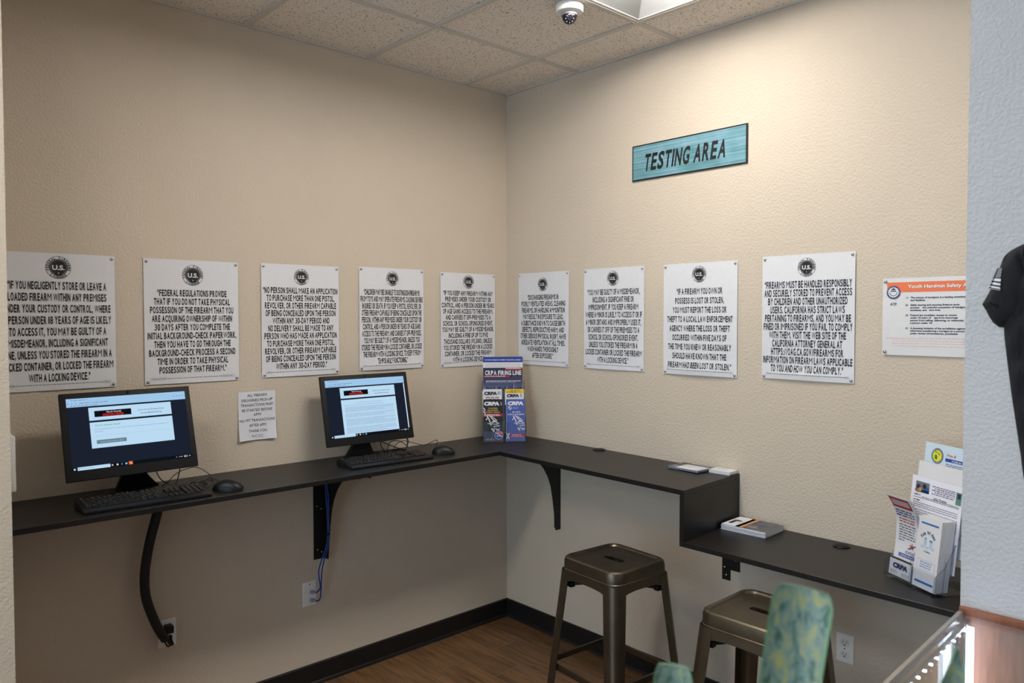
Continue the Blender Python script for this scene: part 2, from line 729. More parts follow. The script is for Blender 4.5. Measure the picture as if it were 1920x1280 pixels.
for k, (i, j) in enumerate(LIGHTS):
    troffer(i, j, 'recessed ceiling light beside the security camera' if k == 0 else 'recessed ceiling light outside the photo, above the viewer' if k == 1 else 'recessed ceiling light outside the photo, nearest the shop window')

# dome camera
t = thing('security_camera', 'white and black dome security camera under the ceiling tile', 'security camera', (-0.655, -1.098, CEIL))
obj('base', lathe([(0.0, 0.006), (0.05, 0.006), (0.056, 0.0), (0.056, -0.022), (0.053, -0.028), (0.03, -0.033), (0.0, -0.033)], 32), M_WHITEP, t, 0.5)
obj('dome', lathe([(0.029, -0.032), (0.03, -0.045), (0.027, -0.058), (0.019, -0.068), (0.008, -0.073), (0.0, -0.074)], 24), mat('smoked_dome', (26, 24, 30), 0.08, noise=0.02), t, 0.8)
o = obj('collar', lathe([(0.03, -0.033), (0.033, -0.034), (0.033, -0.042), (0.03, -0.043)], 24), mat('grey_collar', (120, 118, 128), 0.3), t, 0.6)
bm = nb()
loft(bm, [circ(0.010, 16, 0), circ(0.010, 16, 0.006), circ(0.006, 16, 0.007)])
o = obj('camera_lens', bm, mat('lens_ring', (70, 66, 84), 0.2, 0.6), t, 0.5)
d = Vector((-0.62, -0.6, -0.5)).normalized()
o.rotation_euler = d.to_track_quat('Z', 'Y').to_euler()
o.location = Vector((0, 0, -0.046)) + d * 0.026
for k in range(8):
    a = 2 * PI * k / 8
    q = d.to_track_quat('Z', 'Y')
    p = Vector((0, 0, -0.046)) + d * 0.0245 + (q @ Vector((math.cos(a), math.sin(a), 0))) * 0.0155
    bm = nb()
    loft(bm, [circ(0.0022, 8, 0), circ(0.0022, 8, 0.004)])
    obj('infrared_lamp', bm, mat('small_led', (170, 170, 180), 0.2), t, loc=p, rot=q.to_euler())

# ------------------------------------------------------------------ posters
PW, PH = 0.384, 0.506
LEFT = ((1, 0, 0), (0, 0, 1))
RIGHT = ((0, -1, 0), (0, 0, 1))
POST = [
    (-2.4448, 1.9594, 'L', ["\u201cIF YOU NEGLIGENTLY STORE OR LEAVE A", "LOADED FIREARM WITHIN ANY PREMISES", "UNDER YOUR CUSTODY OR CONTROL, WHERE", "A PERSON UNDER 18 YEARS OF AGE IS LIKELY", "TO ACCESS IT, YOU MAY BE GUILTY OF A", "MISDEMEANOR, INCLUDING A SIGNIFICANT", "FINE, UNLESS YOU STORED THE FIREARM IN A", "LOCKED CONTAINER, OR LOCKED THE FIREARM", "WITH A LOCKING DEVICE.\u201d"], .235, .905, .103, .083, .057, .945,
     'white poster with nine lines starting IF YOU NEGLIGENTLY, cut off at the left edge'),
    (-1.956, 1.9581, 'L', ["\u201cFEDERAL REGULATIONS PROVIDE", "THAT IF YOU DO NOT TAKE PHYSICAL", "POSSESSION OF THE FIREARM THAT YOU", "ARE ACQUIRING OWNERSHIP OF WITHIN", "30 DAYS AFTER YOU COMPLETE THE", "INITIAL BACKGROUND-CHECK PAPERWORK,", "THEN YOU HAVE TO GO THROUGH THE", "BACKGROUND-CHECK PROCESS A SECOND", "TIME IN ORDER TO TAKE PHYSICAL", "POSSESSION OF THAT FIREARM.\u201d"], .268, .887, .122, .084, .052, .94,
     'white poster starting FEDERAL REGULATIONS PROVIDE, above the left computer'),
    (-1.4679, 1.9614, 'L', ["\u201cNO PERSON SHALL MAKE AN APPLICATION", "TO PURCHASE MORE THAN ONE PISTOL,", "REVOLVER, OR OTHER FIREARM CAPABLE", "OF BEING CONCEALED UPON THE PERSON", "WITHIN ANY 30-DAY PERIOD AND", "NO DELIVERY SHALL BE MADE TO ANY", "PERSON WHO HAS MADE AN APPLICATION", "TO PURCHASE MORE THAN ONE PISTOL,", "REVOLVER, OR OTHER FIREARM CAPABLE", "OF BEING CONCEALED UPON THE PERSON", "WITHIN ANY 30-DAY PERIOD.\u201d"], .231, .905, .109, .073, .053, .96,
     'white poster starting NO PERSON SHALL MAKE AN APPLICATION, above the small paper notice'),
    (-0.972, 1.9679, 'L', ["\u201cCHILDREN MAY BE UNABLE TO DISTINGUISH FIREARMS", "FROM TOYS AND MAY OPERATE FIREARMS, CAUSING SEVERE", "INJURIES OR DEATH. IF YOU KEEP A PISTOL, REVOLVER, OR", "OTHER FIREARM CAPABLE OF BEING CONCEALED UPON THE", "PERSON, WITHIN ANY PREMISES UNDER YOUR CUSTODY OR", "CONTROL, AND A PERSON UNDER 18 YEARS OF AGE GAINS", "ACCESS TO THE FIREARM, AND CARRIES IT OFF-PREMISES,", "YOU MAY BE GUILTY OF A MISDEMEANOR, UNLESS YOU", "STORED THE FIREARM IN A LOCKED CONTAINER, OR LOCKED", "THE FIREARM WITH A LOCKING DEVICE, TO KEEP IT FROM", "TEMPORARILY FUNCTIONING.\u201d"], .238, .911, .103, .072, .054, .965,
     'white poster starting CHILDREN MAY BE UNABLE, above the right computer'),
    (-0.4774, 1.9619, 'L', ["\u201cIF YOU KEEP ANY FIREARM WITHIN ANY", "PREMISES UNDER YOUR CUSTODY OR", "CONTROL, AND A PERSON UNDER 18 YEARS", "OF AGE GAINS ACCESS TO THE FIREARM,", "AND CARRIES IT OFF-PREMISES TO A", "SCHOOL OR SCHOOL-SPONSORED EVENT,", "YOU MAY BE GUILTY OF A MISDEMEANOR,", "INCLUDING A FINE OF UP TO FIVE", "THOUSAND DOLLARS ($5,000), UNLESS", "YOU STORED THE FIREARM IN A LOCKED", "CONTAINER, OR LOCKED THE FIREARM", "WITH A LOCKING DEVICE.\u201d"], .215, .923, .092, .074, .05, .965,
     'white poster starting IF YOU KEEP ANY FIREARM, left of the room corner'),
    (-0.1057, 1.9663, 'R', ["\u201cDISCHARGING FIREARMS IN", "POORLY VENTILATED AREAS, CLEANING", "FIREARMS, OR HANDLING AMMUNITION", "MAY RESULT IN EXPOSURE TO LEAD,", "A SUBSTANCE KNOWN TO CAUSE BIRTH", "DEFECTS, REPRODUCTIVE HARM, AND", "OTHER SERIOUS PHYSICAL INJURY. HAVE", "ADEQUATE VENTILATION AT ALL TIMES.", "WASH HANDS THOROUGHLY", "AFTER EXPOSURE.\u201d"], .265, .894, .128, .073, .054, .90,
     'white poster starting DISCHARGING FIREARMS, right of the room corner'),
    (-0.5963, 1.967, 'R', ["\u201cYOU MAY BE GUILTY OF A MISDEMEANOR,", "INCLUDING A SIGNIFICANT FINE OR", "IMPRISONMENT, IF YOU KEEP A FIREARM", "WHERE A MINOR IS LIKELY TO ACCESS IT OR IF", "A MINOR OBTAINS AND IMPROPERLY USES IT,", "OR CARRIES IT OFF OF THE PREMISES TO A", "SCHOOL OR SCHOOL-SPONSORED EVENT,", "UNLESS YOU STORED THE FIREARM IN A", "LOCKED CONTAINER OR LOCKED THE FIREARM", "WITH A LOCKING DEVICE.\u201d"], .234, .905, .103, .073, .055, .94,
     'white poster starting YOU MAY BE GUILTY OF A MISDEMEANOR, second on the right wall'),
    (-1.0936, 1.9653, 'R', ["\u201cIF A FIREARM YOU OWN OR", "POSSESS IS LOST OR STOLEN,", "YOU MUST REPORT THE LOSS OR", "THEFT TO A LOCAL LAW ENFORCEMENT", "AGENCY WHERE THE LOSS OR THEFT", "OCCURRED WITHIN FIVE DAYS OF", "THE TIME YOU KNEW OR REASONABLY", "SHOULD HAVE KNOWN THAT THE", "FIREARM HAD BEEN LOST OR STOLEN.\u201d"], .25, .911, .102, .073, .053, .885,
     'white poster starting IF A FIREARM YOU OWN, below the TESTING AREA sign'),
    (-1.5939, 1.9724, 'R', ["\u201cFIREARMS MUST BE HANDLED RESPONSIBLY", "AND SECURELY STORED TO PREVENT ACCESS", "BY CHILDREN AND OTHER UNAUTHORIZED", "USERS. CALIFORNIA HAS STRICT LAWS", "PERTAINING TO FIREARMS, AND YOU MAY BE", "FINED OR IMPRISONED IF YOU FAIL TO COMPLY", "WITH THEM. VISIT THE WEB SITE OF THE", "CALIFORNIA ATTORNEY GENERAL AT", "HTTPS://OAG.CA.GOV/FIREARMS FOR", "INFORMATION ON FIREARM LAWS APPLICABLE", "TO YOU AND HOW YOU CAN COMPLY.\u201d"], .235, .909, .104, .074, .056, .965,
     'white poster starting FIREARMS MUST BE HANDLED RESPONSIBLY, left of the orange headed poster'),
]


STEM = .126


def seal(s, cu, cv, r):
    s.disc(cu, cv, r, M_INK, 1, 40)
    s.disc(cu, cv, r * 0.965, M_PAPER, 2, 40)
    s.arc('FEDERAL FIREARMS', cu, cv, r * 0.85, PI * 1.12, -PI * 0.12, r * 0.19, M_INK, 3, 0.05)
    s.arc('LICENSEE', cu, cv, r * 0.85, PI * 1.25, PI * 1.75, r * 0.19, M_INK, 3, 0.05, inward=True)
    s.disc(cu, cv, r * 0.74, M_INK, 3, 36)
    for k in range(26):
        a = 2 * PI * k / 26
        if abs(math.sin(a) + 1) > 0.08:
            s.line(cu + r * .61 * math.cos(a), cv + r * .61 * math.sin(a), cu + r * .69 * math.cos(a), cv + r * .69 * math.sin(a), r * 0.05, ink((190, 190, 190)), 4)
    s.text('U.S.', cu, cv, r * 0.42, M_PAPER, 1.0, 'c', 0.035, 5, width=r * 0.98)
    s.disc(cu, cv - r * 0.5, r * 0.05, M_PAPER, 5, 8)


def tack(parent, u, v, z=0.0012):
    bm = nb()
    loft(bm, [circ(r, 14, h) for r, h in ((0.0062, 0), (0.0062, 0.0012), (0.005, 0.0032), (0.0028, 0.0046), (0.0005, 0.005))])
    o = obj('tack', bm, M_STEEL, parent, 0.7, loc=(u, v, z))
    return o


for k, (u0, top, side, lines, f0, f1, sc, sr, cap, wmax, lab) in enumerate(POST):
    rnd = random.Random(k)
    a1, a2, a3 = rnd.uniform(.3, 1), rnd.uniform(.3, 1), rnd.uniform(-1, 1)

    def bend(u, v, a1=a1, a2=a2, a3=a3, k=k):
        x, y = u / PW, v / PH
        e = 4 * x * (1 - x)
        return 0.003 * a1 * e * (1 - y) ** 2 + 0.003 * a2 * e * y ** 6 + 0.0012 * (1 + a3 * math.sin(6 * y)) * math.sin(PI * y) + (0.006 * math.exp(-((y - 0.04) / 0.05) ** 2) * e if k in (3, 7, 8) else 0)
    s = Sheet(PW, PH, 0.0006, M_PAPER, 14, 22, bend)
    n = len(lines)
    W0 = max(condensed(t_, STEM)[2] for t_ in lines)
    sx = wmax * PW / (W0 * cap * PH)
    for q, t_ in enumerate(lines):
        v = PH * (1 - (f0 + (f1 - f0) * q / (n - 1)))
        s.text(t_, PW / 2, v, cap * PH, M_INK, sx, 'c', STEM, narrow=True)
    seal(s, PW / 2, PH * (1 - sc), sr * PH)
    fn = ink((110, 110, 114))
    s.frame(PW * .055, PH * .033, PW * .945, PH * .051, 0.0009, fn)
    s.small(PW * .065, PW * .935, PH * .042, 0.0024, fn, 1, k)
    if side == 'L':
        o = s.build('poster', (u0, -0.004, top - PH), *LEFT, label=lab + '', cat='poster', group='gun safety posters')
    else:
        o = s.build('poster', (-0.004, u0, top - PH), *RIGHT, label=lab, cat='poster', group='gun safety posters')
    for (u, v) in ((0.011, 0.011), (PW - 0.011, 0.011), (0.011, PH - 0.012), (PW - 0.011, PH - 0.012)):
        tack(o, u, v, 0.001 + bend(u, v))

# small paper notice
M_NOTE = mat('bright_copy_paper', (226, 226, 232), 0.55, noise=0.01)
s = Sheet(0.170, 0.213, 0.0004, M_NOTE, 8, 10, lambda u, v: 0.010 * (1 - v / 0.213) ** 3 * (1.2 - 0.8 * math.sin(PI * u / 0.17)) + 0.001)
for t_, fv, wd in (('ALL FIREARM', .075, .53), ('DELIVERIES/ PICK-UP', .175, .83), ('TRANSACTIONS MUST', .275, .88), ('BE STARTED BEFORE', .38, .81), ('6PM', .475, .19), ('NO PPT TRANSACTIONS', .59, .94), ('AFTER 6PM', .695, .45), ('THANK YOU', .81, .48), ('N.C.S.C.', .915, .31)):
    s.text(t_, 0.085, 0.213 * (1 - fv), 0.0122, ink((52, 52, 58)), 1, 'c', 0.0, 2, width=wd * 0.17)
s.build('paper_notice', (-1.577, -0.002, 1.184), *LEFT, label='small white paper notice about 6PM transactions taped between the two computers', cat='notice')

# TESTING AREA sign
SW, SH = 0.612, 0.168
bm = nb()
sg = thing('wall_sign', 'teal brushed TESTING AREA sign with black border high on the right wall', 'sign', (0, -0.908, 2.373))


def sign_mat():
    M = bpy.data.materials.new('teal_brushed_face')
    M.use_nodes = True
    nt = M.node_tree
    b = nt.nodes['Principled BSDF']
    tc = nt.nodes.new('ShaderNodeTexCoord')
    mp = nt.nodes.new('ShaderNodeMapping')
    mp.inputs['Scale'].default_value = (1.3, 70, 1)
    nt.links.new(tc.outputs['Object'], mp.inputs[0])
    n = nt.nodes.new('ShaderNodeTexNoise')
    n.inputs['Scale'].default_value = 1.5
    n.inputs['Detail'].default_value = 4
    nt.links.new(mp.outputs[0], n.inputs['Vector'])
    n2 = nt.nodes.new('ShaderNodeTexNoise')
    n2.inputs['Scale'].default_value = 7
    nt.links.new(tc.outputs['Object'], n2.inputs['Vector'])
    ad = nt.nodes.new('ShaderNodeMath')
    ad.operation = 'MULTIPLY_ADD'
    ad.inputs[1].default_value = 0.75
    ad.inputs[2].default_value = -0.375
    nt.links.new(n2.outputs['Fac'], ad.inputs[0])
    su = nt.nodes.new('ShaderNodeMath')
    nt.links.new(n.outputs['Fac'], su.inputs[0])
    nt.links.new(ad.outputs[0], su.inputs[1])
    r = nt.nodes.new('ShaderNodeValToRGB')
    r.color_ramp.elements[0].position = 0.25
    r.color_ramp.elements[0].color = lin((74, 118, 120))
    r.color_ramp.elements[1].position = 0.75
    r.color_ramp.elements[1].color = lin((150, 174, 194))
    e = r.color_ramp.elements.new(0.52)
    e.color = lin((110, 156, 166))
    nt.links.new(su.outputs[0], r.inputs[0])
    nt.links.new(r.outputs[0], b.inputs['Base Color'])
    b.inputs['Roughness'].default_value = 0.35
    return M


s = Sheet(SW, SH, 0.006, ink((22, 22, 24), 0.4), 1, 1)
s.rect(0.006, 0.006, SW - 0.007, SH - 0.006, sign_mat(), 1)
s.text('TESTING AREA', SW * 0.47, SH * 0.49, 0.078, M_INK, 1, 'c', 0.15, 2, width=SW * 0.715, shear=0.14, narrow=True)
o = s.build('sign_panel', (-0.0065, 0, 0), *RIGHT)
o.parent = sg

# orange headed youth handgun poster
AW, AH = 0.43, 0.282
ORG, NAVY, PINK = ink((238, 120, 74)), ink((54, 52, 78)), ink((232, 196, 190))
s = Sheet(AW, AH, 0.0006, mat('laminated_sheet', (222, 222, 222), 0.35, noise=0.015), 12, 8, lambda u, v: 0.002 + 0.002 * math.sin(PI * v / AH) + 0.012 * max(0, 1 - math.hypot(u - AW, v) / 0.09) ** 2)
s.rect(0.0155, AH * .815, AW - 0.012, AH * .945, ORG, 1)
for dx, dv, M_, k_ in ((0.0012, -0.0012, ink((110, 92, 96)), 2), (0, 0, ink((248, 246, 240)), 3)):
    s.text('Youth Handgun Safety Act Notice', 0.088 + dx, AH * .888 + dv, 0.0125, M_, 1.12, 'l', 0.02, k_)
s.disc(0.0385, AH * .815, 0.0245, ink((70, 70, 106)), 3, 32)
s.disc(0.0385, AH * .815, 0.0185, ink((226, 228, 234)), 4, 32)
s.arc('TREASURY SEAL', 0.0385, AH * .815, 0.0215, PI * 1.1, -PI * .1, 0.003, ink((200, 204, 220)), 4, 0.02)
s.poly([(0.0285, AH * .845), (0.0485, AH * .845), (0.0385, AH * .875)], NAVY, 5)
s.rect(0.0285, AH * .825, 0.0485, AH * .838, NAVY, 5)
for a in range(7):
    an = PI * 1.05 + a * PI * .9 / 6
    s.disc(0.0385 + 0.0125 * math.cos(an), AH * .815 + 0.0125 * math.sin(an), 0.0022, NAVY, 5, 8)
s.text('ATF', 0.0385, AH * .663, 0.0095, NAVY, 1.0, 'c', 0.03, 2)
body = [('(1)', 'The misuse of handguns is a leading contributor', .745), ('', 'and fatalities.', .712), ('(2)', 'Safely storing and securing firearms away', .650), ('', 'prevent    the unlawful possession of handguns', .617), ('', 'accidents, and   save lives.', .584), ('(3)', 'Federal law prohibits, except in certain', .520), ('', 'under 18 years of    age from knowingly', .487), ('', 'person from selling, delivering, or otherwise', .454), ('', 'a person under 18.', .421), ('(4)', 'A knowing violation of the prohibition against', .353), ('', 'otherwise transferring a handgun to a person', .320), ('', 'under certain circumstances, punishable', .287)]
for a, t_, fv in body:
    if a:
        s.text(a, 0.081, AH * fv, 0.0063, NAVY, .95, 'l', 0.02, 2)
    s.text(t_, 0.0975, AH * fv, 0.0063, NAVY, 1.12, 'l', 0.032, 2)
for q in range(4):
    s.small(0.035 if q else 0.014, AW - 0.03 - (0.04 if q == 3 else 0), AH * (.222 - .033 * q), 0.0032, PINK, 1, q + 40)
o = s.build('poster', (-0.004, -2.081, 1.581), *RIGHT, label='white laminated poster with orange Youth Handgun heading, partly hidden by the near right wall', cat='poster')
M_CLIP = clear('clear_tack_plastic', (0.9, 0.9, 0.92), 0.1)
for (u, v) in ((0.01, 0.012), (0.01, AH - 0.012)):
    tack(o, u, v, 0.0045)

# ------------------------------------------------------------------ counters
CT = 1.058


def slab(pts, z0s, th):
    bm = nb()
    loft(bm, [[(x, y, z - th) for (x, y), z in zip(pts, z0s)], [(x, y, z) for (x, y), z in zip(pts, z0s)]])
    bmesh.ops.bevel(bm, geom=list(bm.edges), offset=0.0012, segments=1, affect='EDGES')
    return bm


TH = 0.02
tag(obj('counter', slab([(STUBX, 0), (STUBX, -0.43), (0, -0.43), (0, 0)], [CT] * 4, TH), M_BLACKWOOD), 'long black wall counter holding the two computers along the left wall', 'counter')
ye, yf = -1.493, -1.518
zc = lambda y: CT - (y + 0.43) / (ye + 0.43) * 0.011
cr = thing('counter', 'black counter along the right wall with a vertical step panel at its end', 'counter', (0, -0.43, 0))
o = obj('top', slab([(0, 0), (-0.44, 0), (-0.452, yf + 0.43), (0, ye + 0.43)], [CT, CT, zc(ye), zc(ye)], TH), M_BLACKWOOD, cr)
LZ = 0.845
PANX = -0.452
bm = nb()
prism(bm, [(0, ye + .43), (PANX, yf + .43), (PANX, yf + .45), (0, ye + .45)], 2, LZ - TH, zc(ye) - TH)
bmesh.ops.bevel(bm, geom=list(bm.edges), offset=0.0012, segments=1, affect='EDGES')
obj('step_panel', bm, M_BLACKWOOD, cr)
tag(obj('counter', slab([(0, ye), (-0.452, yf), (-0.456, PY), (0, PY)], [LZ] * 4, TH), M_BLACKWOOD), 'low black counter below the step panel, running to the near right wall', 'counter')

# counter brackets


def bracket(loc, rotz, label, flip=1):
    """local: wall plane y=0, bracket reaches to -y; plate to the -x side (flip=1)"""
    t = thing('counter_bracket', label, 'bracket', loc, rotz, 'black counter brackets')
    z1 = 0.0
    bm = nb()
    box(bm, -0.058 if flip > 0 else -0.044, 0.0 if flip > 0 else 0.0, -0.004, 0, -0.45, z1)
    obj('wall_plate', bm, M_IRON, t)
    out = [(0, 0), (-0.41, 0), (-0.41, -0.010)]
    P = [(-0.36, -0.012), (-0.335, -0.024), (-0.305, -0.032), (-0.275, -0.028), (-0.25, -0.026), (-0.20, -0.046), (-0.16, -0.072), (-0.125, -0.108), (-0.095, -0.155), (-0.072, -0.21), (-0.058, -0.28), (-0.046, -0.36), (-0.036, -0.45), (0, -0.45)]
    bm = nb()
    prism(bm, out + P, 0, -0.005, 0.0)
    obj('gusset', bm, M_IRON, t)
    for (x, z) in ((-0.04, -0.20), (-0.018, -0.215), (-0.04, -0.405), (-0.018, -0.42)):
        bm = nb()
        loft(bm, [[(x + r * math.cos(a * PI / 4), y, z + r * math.sin(a * PI / 4)) for a in range(8)] for r, y in ((0.005, -0.004), (0.0045, -0.0062), (0.002, -0.0072))])
        obj('screw', bm, M_STEEL, t)
    return t


bracket((-1.166, -0.0, CT - TH), 0, 'black iron counter bracket on the left wall beside the blue cables')
bracket((0, -0.428, CT - TH - 0.0005), -PI / 2, 'black iron counter bracket on the right wall under the upper counter', -1)
# short bracket under the low counter
t = thing('counter_bracket', 'short black iron bracket below the low counter, above the stools', 'bracket', (0, -1.413, 0.57), 0, 'black counter brackets')
bm = nb()
prism(bm, [(0, 0), (-0.040, 0), (-0.040, 0.048), (-0.086, 0.048), (-0.086, 0.048 + .18), (0, 0.228)], 0, -0.0045, -0.0005)
obj('wall_plate', bm, M_IRON, t)
bm = nb()
box(bm, -0.36, -0.0005, -0.165, -0.125, 0.2505, 0.2545)
obj('support_arm', bm, M_IRON, t)
for (y, z) in ((-0.020, 0.022), (-0.012, 0.055), (-0.066, 0.095)):
    bm = nb()
    loft(bm, [[(x, y + r * math.cos(a * PI / 4), z + r * math.sin(a * PI / 4)) for a in range(8)] for r, x in ((0.005, -0.0045), (0.0045, -0.0066), (0.002, -0.0076))])
    obj('screw', bm, M_STEEL, t)

# cable grommets
for (x, y, z, lab) in ((-0.034, -0.726, zc(-0.726), 'black round cable grommet set in the upper right counter'), (-0.056, -1.961, LZ, 'black round cable grommet set in the low counter')):
    t = thing('cable_grommet', lab, 'grommet', (x, y, z), 0, 'cable grommets')
    obj('ring', lathe([(0.031, 0.0), (0.031, 0.003), (0.029, 0.005), (0.0, 0.005)], 32), M_BLACK, t, 0.5)
    bm = nb()
    loft(bm, [circ(0.023, 28, 0.005), circ(0.023, 28, 0.0062), circ(0.022, 28, 0.0066)])
    obj('cap', bm, M_BLACKM, t, 0.5)

# ------------------------------------------------------------------ all-in-one computers
SCR_BG, SCR_LT, SCR_WH = (27, 33, 46), (158, 198, 232), (186, 218, 242)


def screen_common(s, w, h):
    s.rect(0, h * .88, w, h, px(SCR_LT), 1)
    for u0, u1, v, sd in ((.035, .15, .975, 1), (.10, .33, .93, 2), (.03, .25, .897, 3)):
        s.small(w * u0, w * u1, h * v, h * .011, px((122, 148, 176)), 2, sd)
    for u in (.012, .045, .075):
        s.disc(w * u, h * .93, h * .007, px((96, 120, 150)), 2, 10)
    for u in (.90, .925, .95, .975):
        s.disc(w * u, h * .935, h * .006, px((70, 96, 130)), 2, 8)
    s.line(w * .16, h * .972, w * .17, h * .982, h * .004, px((90, 112, 140)), 2)
    s.rect(w * .17, h * .955, w * .995, h * .958, px((150, 188, 222)), 2)
    # membership page
    s.rect(w * .168, h * .672, w * .862, h * .856, px(SCR_WH), 1)
    s.rect(w * .212, h * .718, w * .514, h * .805, px((16, 16, 22)), 2)
    s.text('North County', w * .37, h * .782, h * .026, px((226, 226, 236)), 1, 'c', 0.0, 3, width=w * .125, shear=0.3)
    s.text('SHOOTING CENTER', w * .363, h * .742, h * .033, px((226, 40, 34)), 1, 'c', 0.03, 3, width=w * .17, shear=0.12)
    s.text('North County Shooting Center', w * .685, h * .772, h * .02, px((84, 92, 112)), 1, 'c', 0.01, 2, width=w * .225)
    s.text('General Membership App', w * .685, h * .725, h * .02, px((84, 92, 112)), 1, 'c', 0.01, 2, width=w * .185)
    # task bar
    s.rect(0, 0, w, h * .045, px((14, 18, 26)), 2)
    for a in range(4):
        s.rect(w * (.012 + .008 * (a % 2)), h * (.01 + .012 * (a // 2)), w * (.019 + .008 * (a % 2)), h * (.02 + .012 * (a // 2)), px((210, 224, 240)), 3)
    s.rect(w * .042, 0, w * .298, h * .045, px(SCR_WH), 3)
    s.disc(w * .057, h * .022, h * .011, px((70, 90, 120)), 4, 12)
    s.disc(w * .057, h * .022, h * .007, px(SCR_WH), 5, 12)
    s.text('Type here to search', w * .072, h * .022, h * .014, px((116, 134, 160)), .95, 'l', 0, 4)
    for u, c, sz in ((.315, (190, 200, 216), .010), (.355, (232, 226, 190), .011), (.392, (58, 110, 200), .011), (.428, (150, 196, 214), .012)):
        s.rect(w * u - h * sz, h * .022 - h * sz, w * u + h * sz, h * .022 + h * sz, px(c), 3)
    for u in (.855, .88, .895, .905):
        s.rect(w * u, h * .018, w * (u + .006), h * .028, px((200, 208, 220)), 3)
    for v in (.029, .014):
        s.small(w * .925, w * .957, h * v, h * .008, px((206, 214, 226)), 3, 5)
    s.frame(w * .972, h * .014, w * .984, h * .031, h * .003, px((200, 208, 220)), 3)


def computer(c, az, tilt, roll, h, label, kind, neckx):
    w = 0.45
    c = Vector(c)
    az, tilt, roll = math.radians(az), math.radians(tilt), math.radians(roll)
    n = Vector((math.cos(az) * math.cos(tilt), math.sin(az) * math.cos(tilt), math.sin(tilt)))
    rt = Vector((-math.sin(az), math.cos(az), 0))
    up = n.cross(rt)
    rt, up = math.cos(roll) * rt + math.sin(roll) * up, -math.sin(roll) * rt + math.cos(roll) * up
    bx_, by_ = c.x + neckx, -0.118
    root = thing('desktop_computer', label, 'computer', (bx_, by_, CT), 0, 'all in one computers')
    R = Matrix((rt, up, n)).transposed().to_4x4()
    R.translation = c - root.location

    def part(name, bm, M, sm=None, parent=root):
        o = obj(name, bm, M, None, sm)
        o.matrix_world = R if parent is root else Matrix()
        o.parent = parent
        return o
    bm = nb()
    box(bm, -w / 2, w / 2, -h / 2, h / 2, -0.018, 0, bev=0.003)
    part('bezel', bm, M_BLACKM, 0.5)
    bm = nb()
    loft(bm, [rsq(a, b, 0.02, z) for a, b, z in ((w / 2 - .012, h / 2 - .012, -0.018), (w / 2 - .03, h / 2 - .03, -0.03), (w / 2 - .09, h / 2 - .07, -0.036))])
    part('rear_housing', bm, M_BLACK, 0.5)
    sw, sh = w - .04, h - .058
    s = Sheet(sw, sh, 0.0004, px(SCR_BG), 1, 1)
    screen_common(s, sw, sh)
    if kind == 0:
        s.rect(sw * .168, sh * .282, sw * .862, sh * .645, px(SCR_WH), 1)
        s.text("You're almost done!", sw * .206, sh * .60, sh * .026, px((74, 176, 96)), 1, 'l', 0.012, 2, width=sw * .205)
        s.text('An email has been sent to your inbox. Please click on the link in that email to complete your', sw * .205, sh * .545, sh * .0145, px((104, 124, 146)), 1, 'l', 0, 2, width=sw * .62)
        s.text('document.', sw * .205, sh * .512, sh * .0145, px((104, 124, 146)), 1, 'l', 0, 2, width=sw * .065)
        s.rect(sw * .205, sh * .449, sw * .83, sh * .451, px((150, 176, 200)), 2)
        s.rect(sw * .21, sh * .338, sw * .452, sh * .392, px((106, 130, 146)), 2)
        s.text('Anyone else need to sign?', sw * .331, sh * .364, sh * .018, px((176, 198, 214)), 1, 'c', 0, 3, width=sw * .19)
        s.rect(sw * .448, 0, sw * .481, sh * .045, px((224, 108, 48)), 3)
        s.line(sw * .458, sh * .034, sw * .472, sh * .012, sh * .007, px((250, 226, 210)), 4)
    else:
        s.rect(sw * .168, sh * .045, sw * .862, sh * .645, px(SCR_WH), 1)
        s.text('General Membership Terms and Conditions', sw * .515, sh * .585, sh * .016, px((104, 124, 146)), 1, 'c', 0, 2, width=sw * .33)
        for q in range(27):
            if q not in (1, 7, 12, 20):
                s.small(sw * .205, sw * (.83 if q % 5 else .7), sh * (.545 - q * .0185), sh * .0075, px((138, 162, 188)), 2, q)
        s.rect(sw * .984, sh * .05, sw * .997, sh * .87, px((206, 226, 240)), 2)
    o = s.build('screen', (0, 0, 0), (1, 0, 0), (0, 1, 0))
    o.matrix_world = R @ Matrix.Translation((-sw / 2, -h / 2 + .037, 0.0006))
    o.parent = root
    bm = nb()
    loft(bm, [circ(0.005, 16, 0.0), circ(0.005, 16, 0.0015), circ(0.003, 16, 0.0012)])
    o = part('webcam', bm, mat('webcam_glass', (12, 12, 16), 0.1), 0.5)
    o.matrix_basis = R @ Matrix.Translation((0.0, h / 2 - 0.010, 0))
    # stand: flat foot, swept neck
    bm = nb()
    loft(bm, [rsq(a, b, r, z, 6) for a, b, r, z in ((.098, .068, .03, 0.0), (.100, .070, .03, .003), (.098, .068, .03, .007), (.085, .056, .03, .010))])
    part('stand_foot', bm, M_BLACK, 0.5, None).parent = root
    top = Vector(c - n * 0.033 - up * 0.08) - root.location
    bm = nb()
    ring = []
    for k in range(9):
        q = k / 8
        hw = 0.055 * (1 - q) ** 2 + 0.024
        p = Vector((0, 0.02, 0.008)).lerp(top, q) + Vector((0, 0.018 * math.sin(PI * q), 0))
        th = 0.011
        ring.append([(p.x - hw, p.y - th, p.z), (p.x + hw, p.y - th, p.z), (p.x + hw, p.y + th, p.z), (p.x - hw, p.y + th, p.z)])
    loft(bm, ring)
    part('stand_neck', bm, M_BLACK, 0.5, None).parent = root
    return root


computer((-2.064, -0.195, 1.2993), -91.502, 16.954, 0.452, 0.3174, 'left black computer, its screen showing a short message box', 0, 0.045)
computer((-1.017, -0.155, 1.2975), -94.351, 12.993, 0.446, 0.3228, 'right black computer, its screen showing a full page of text', 1, -0.015)

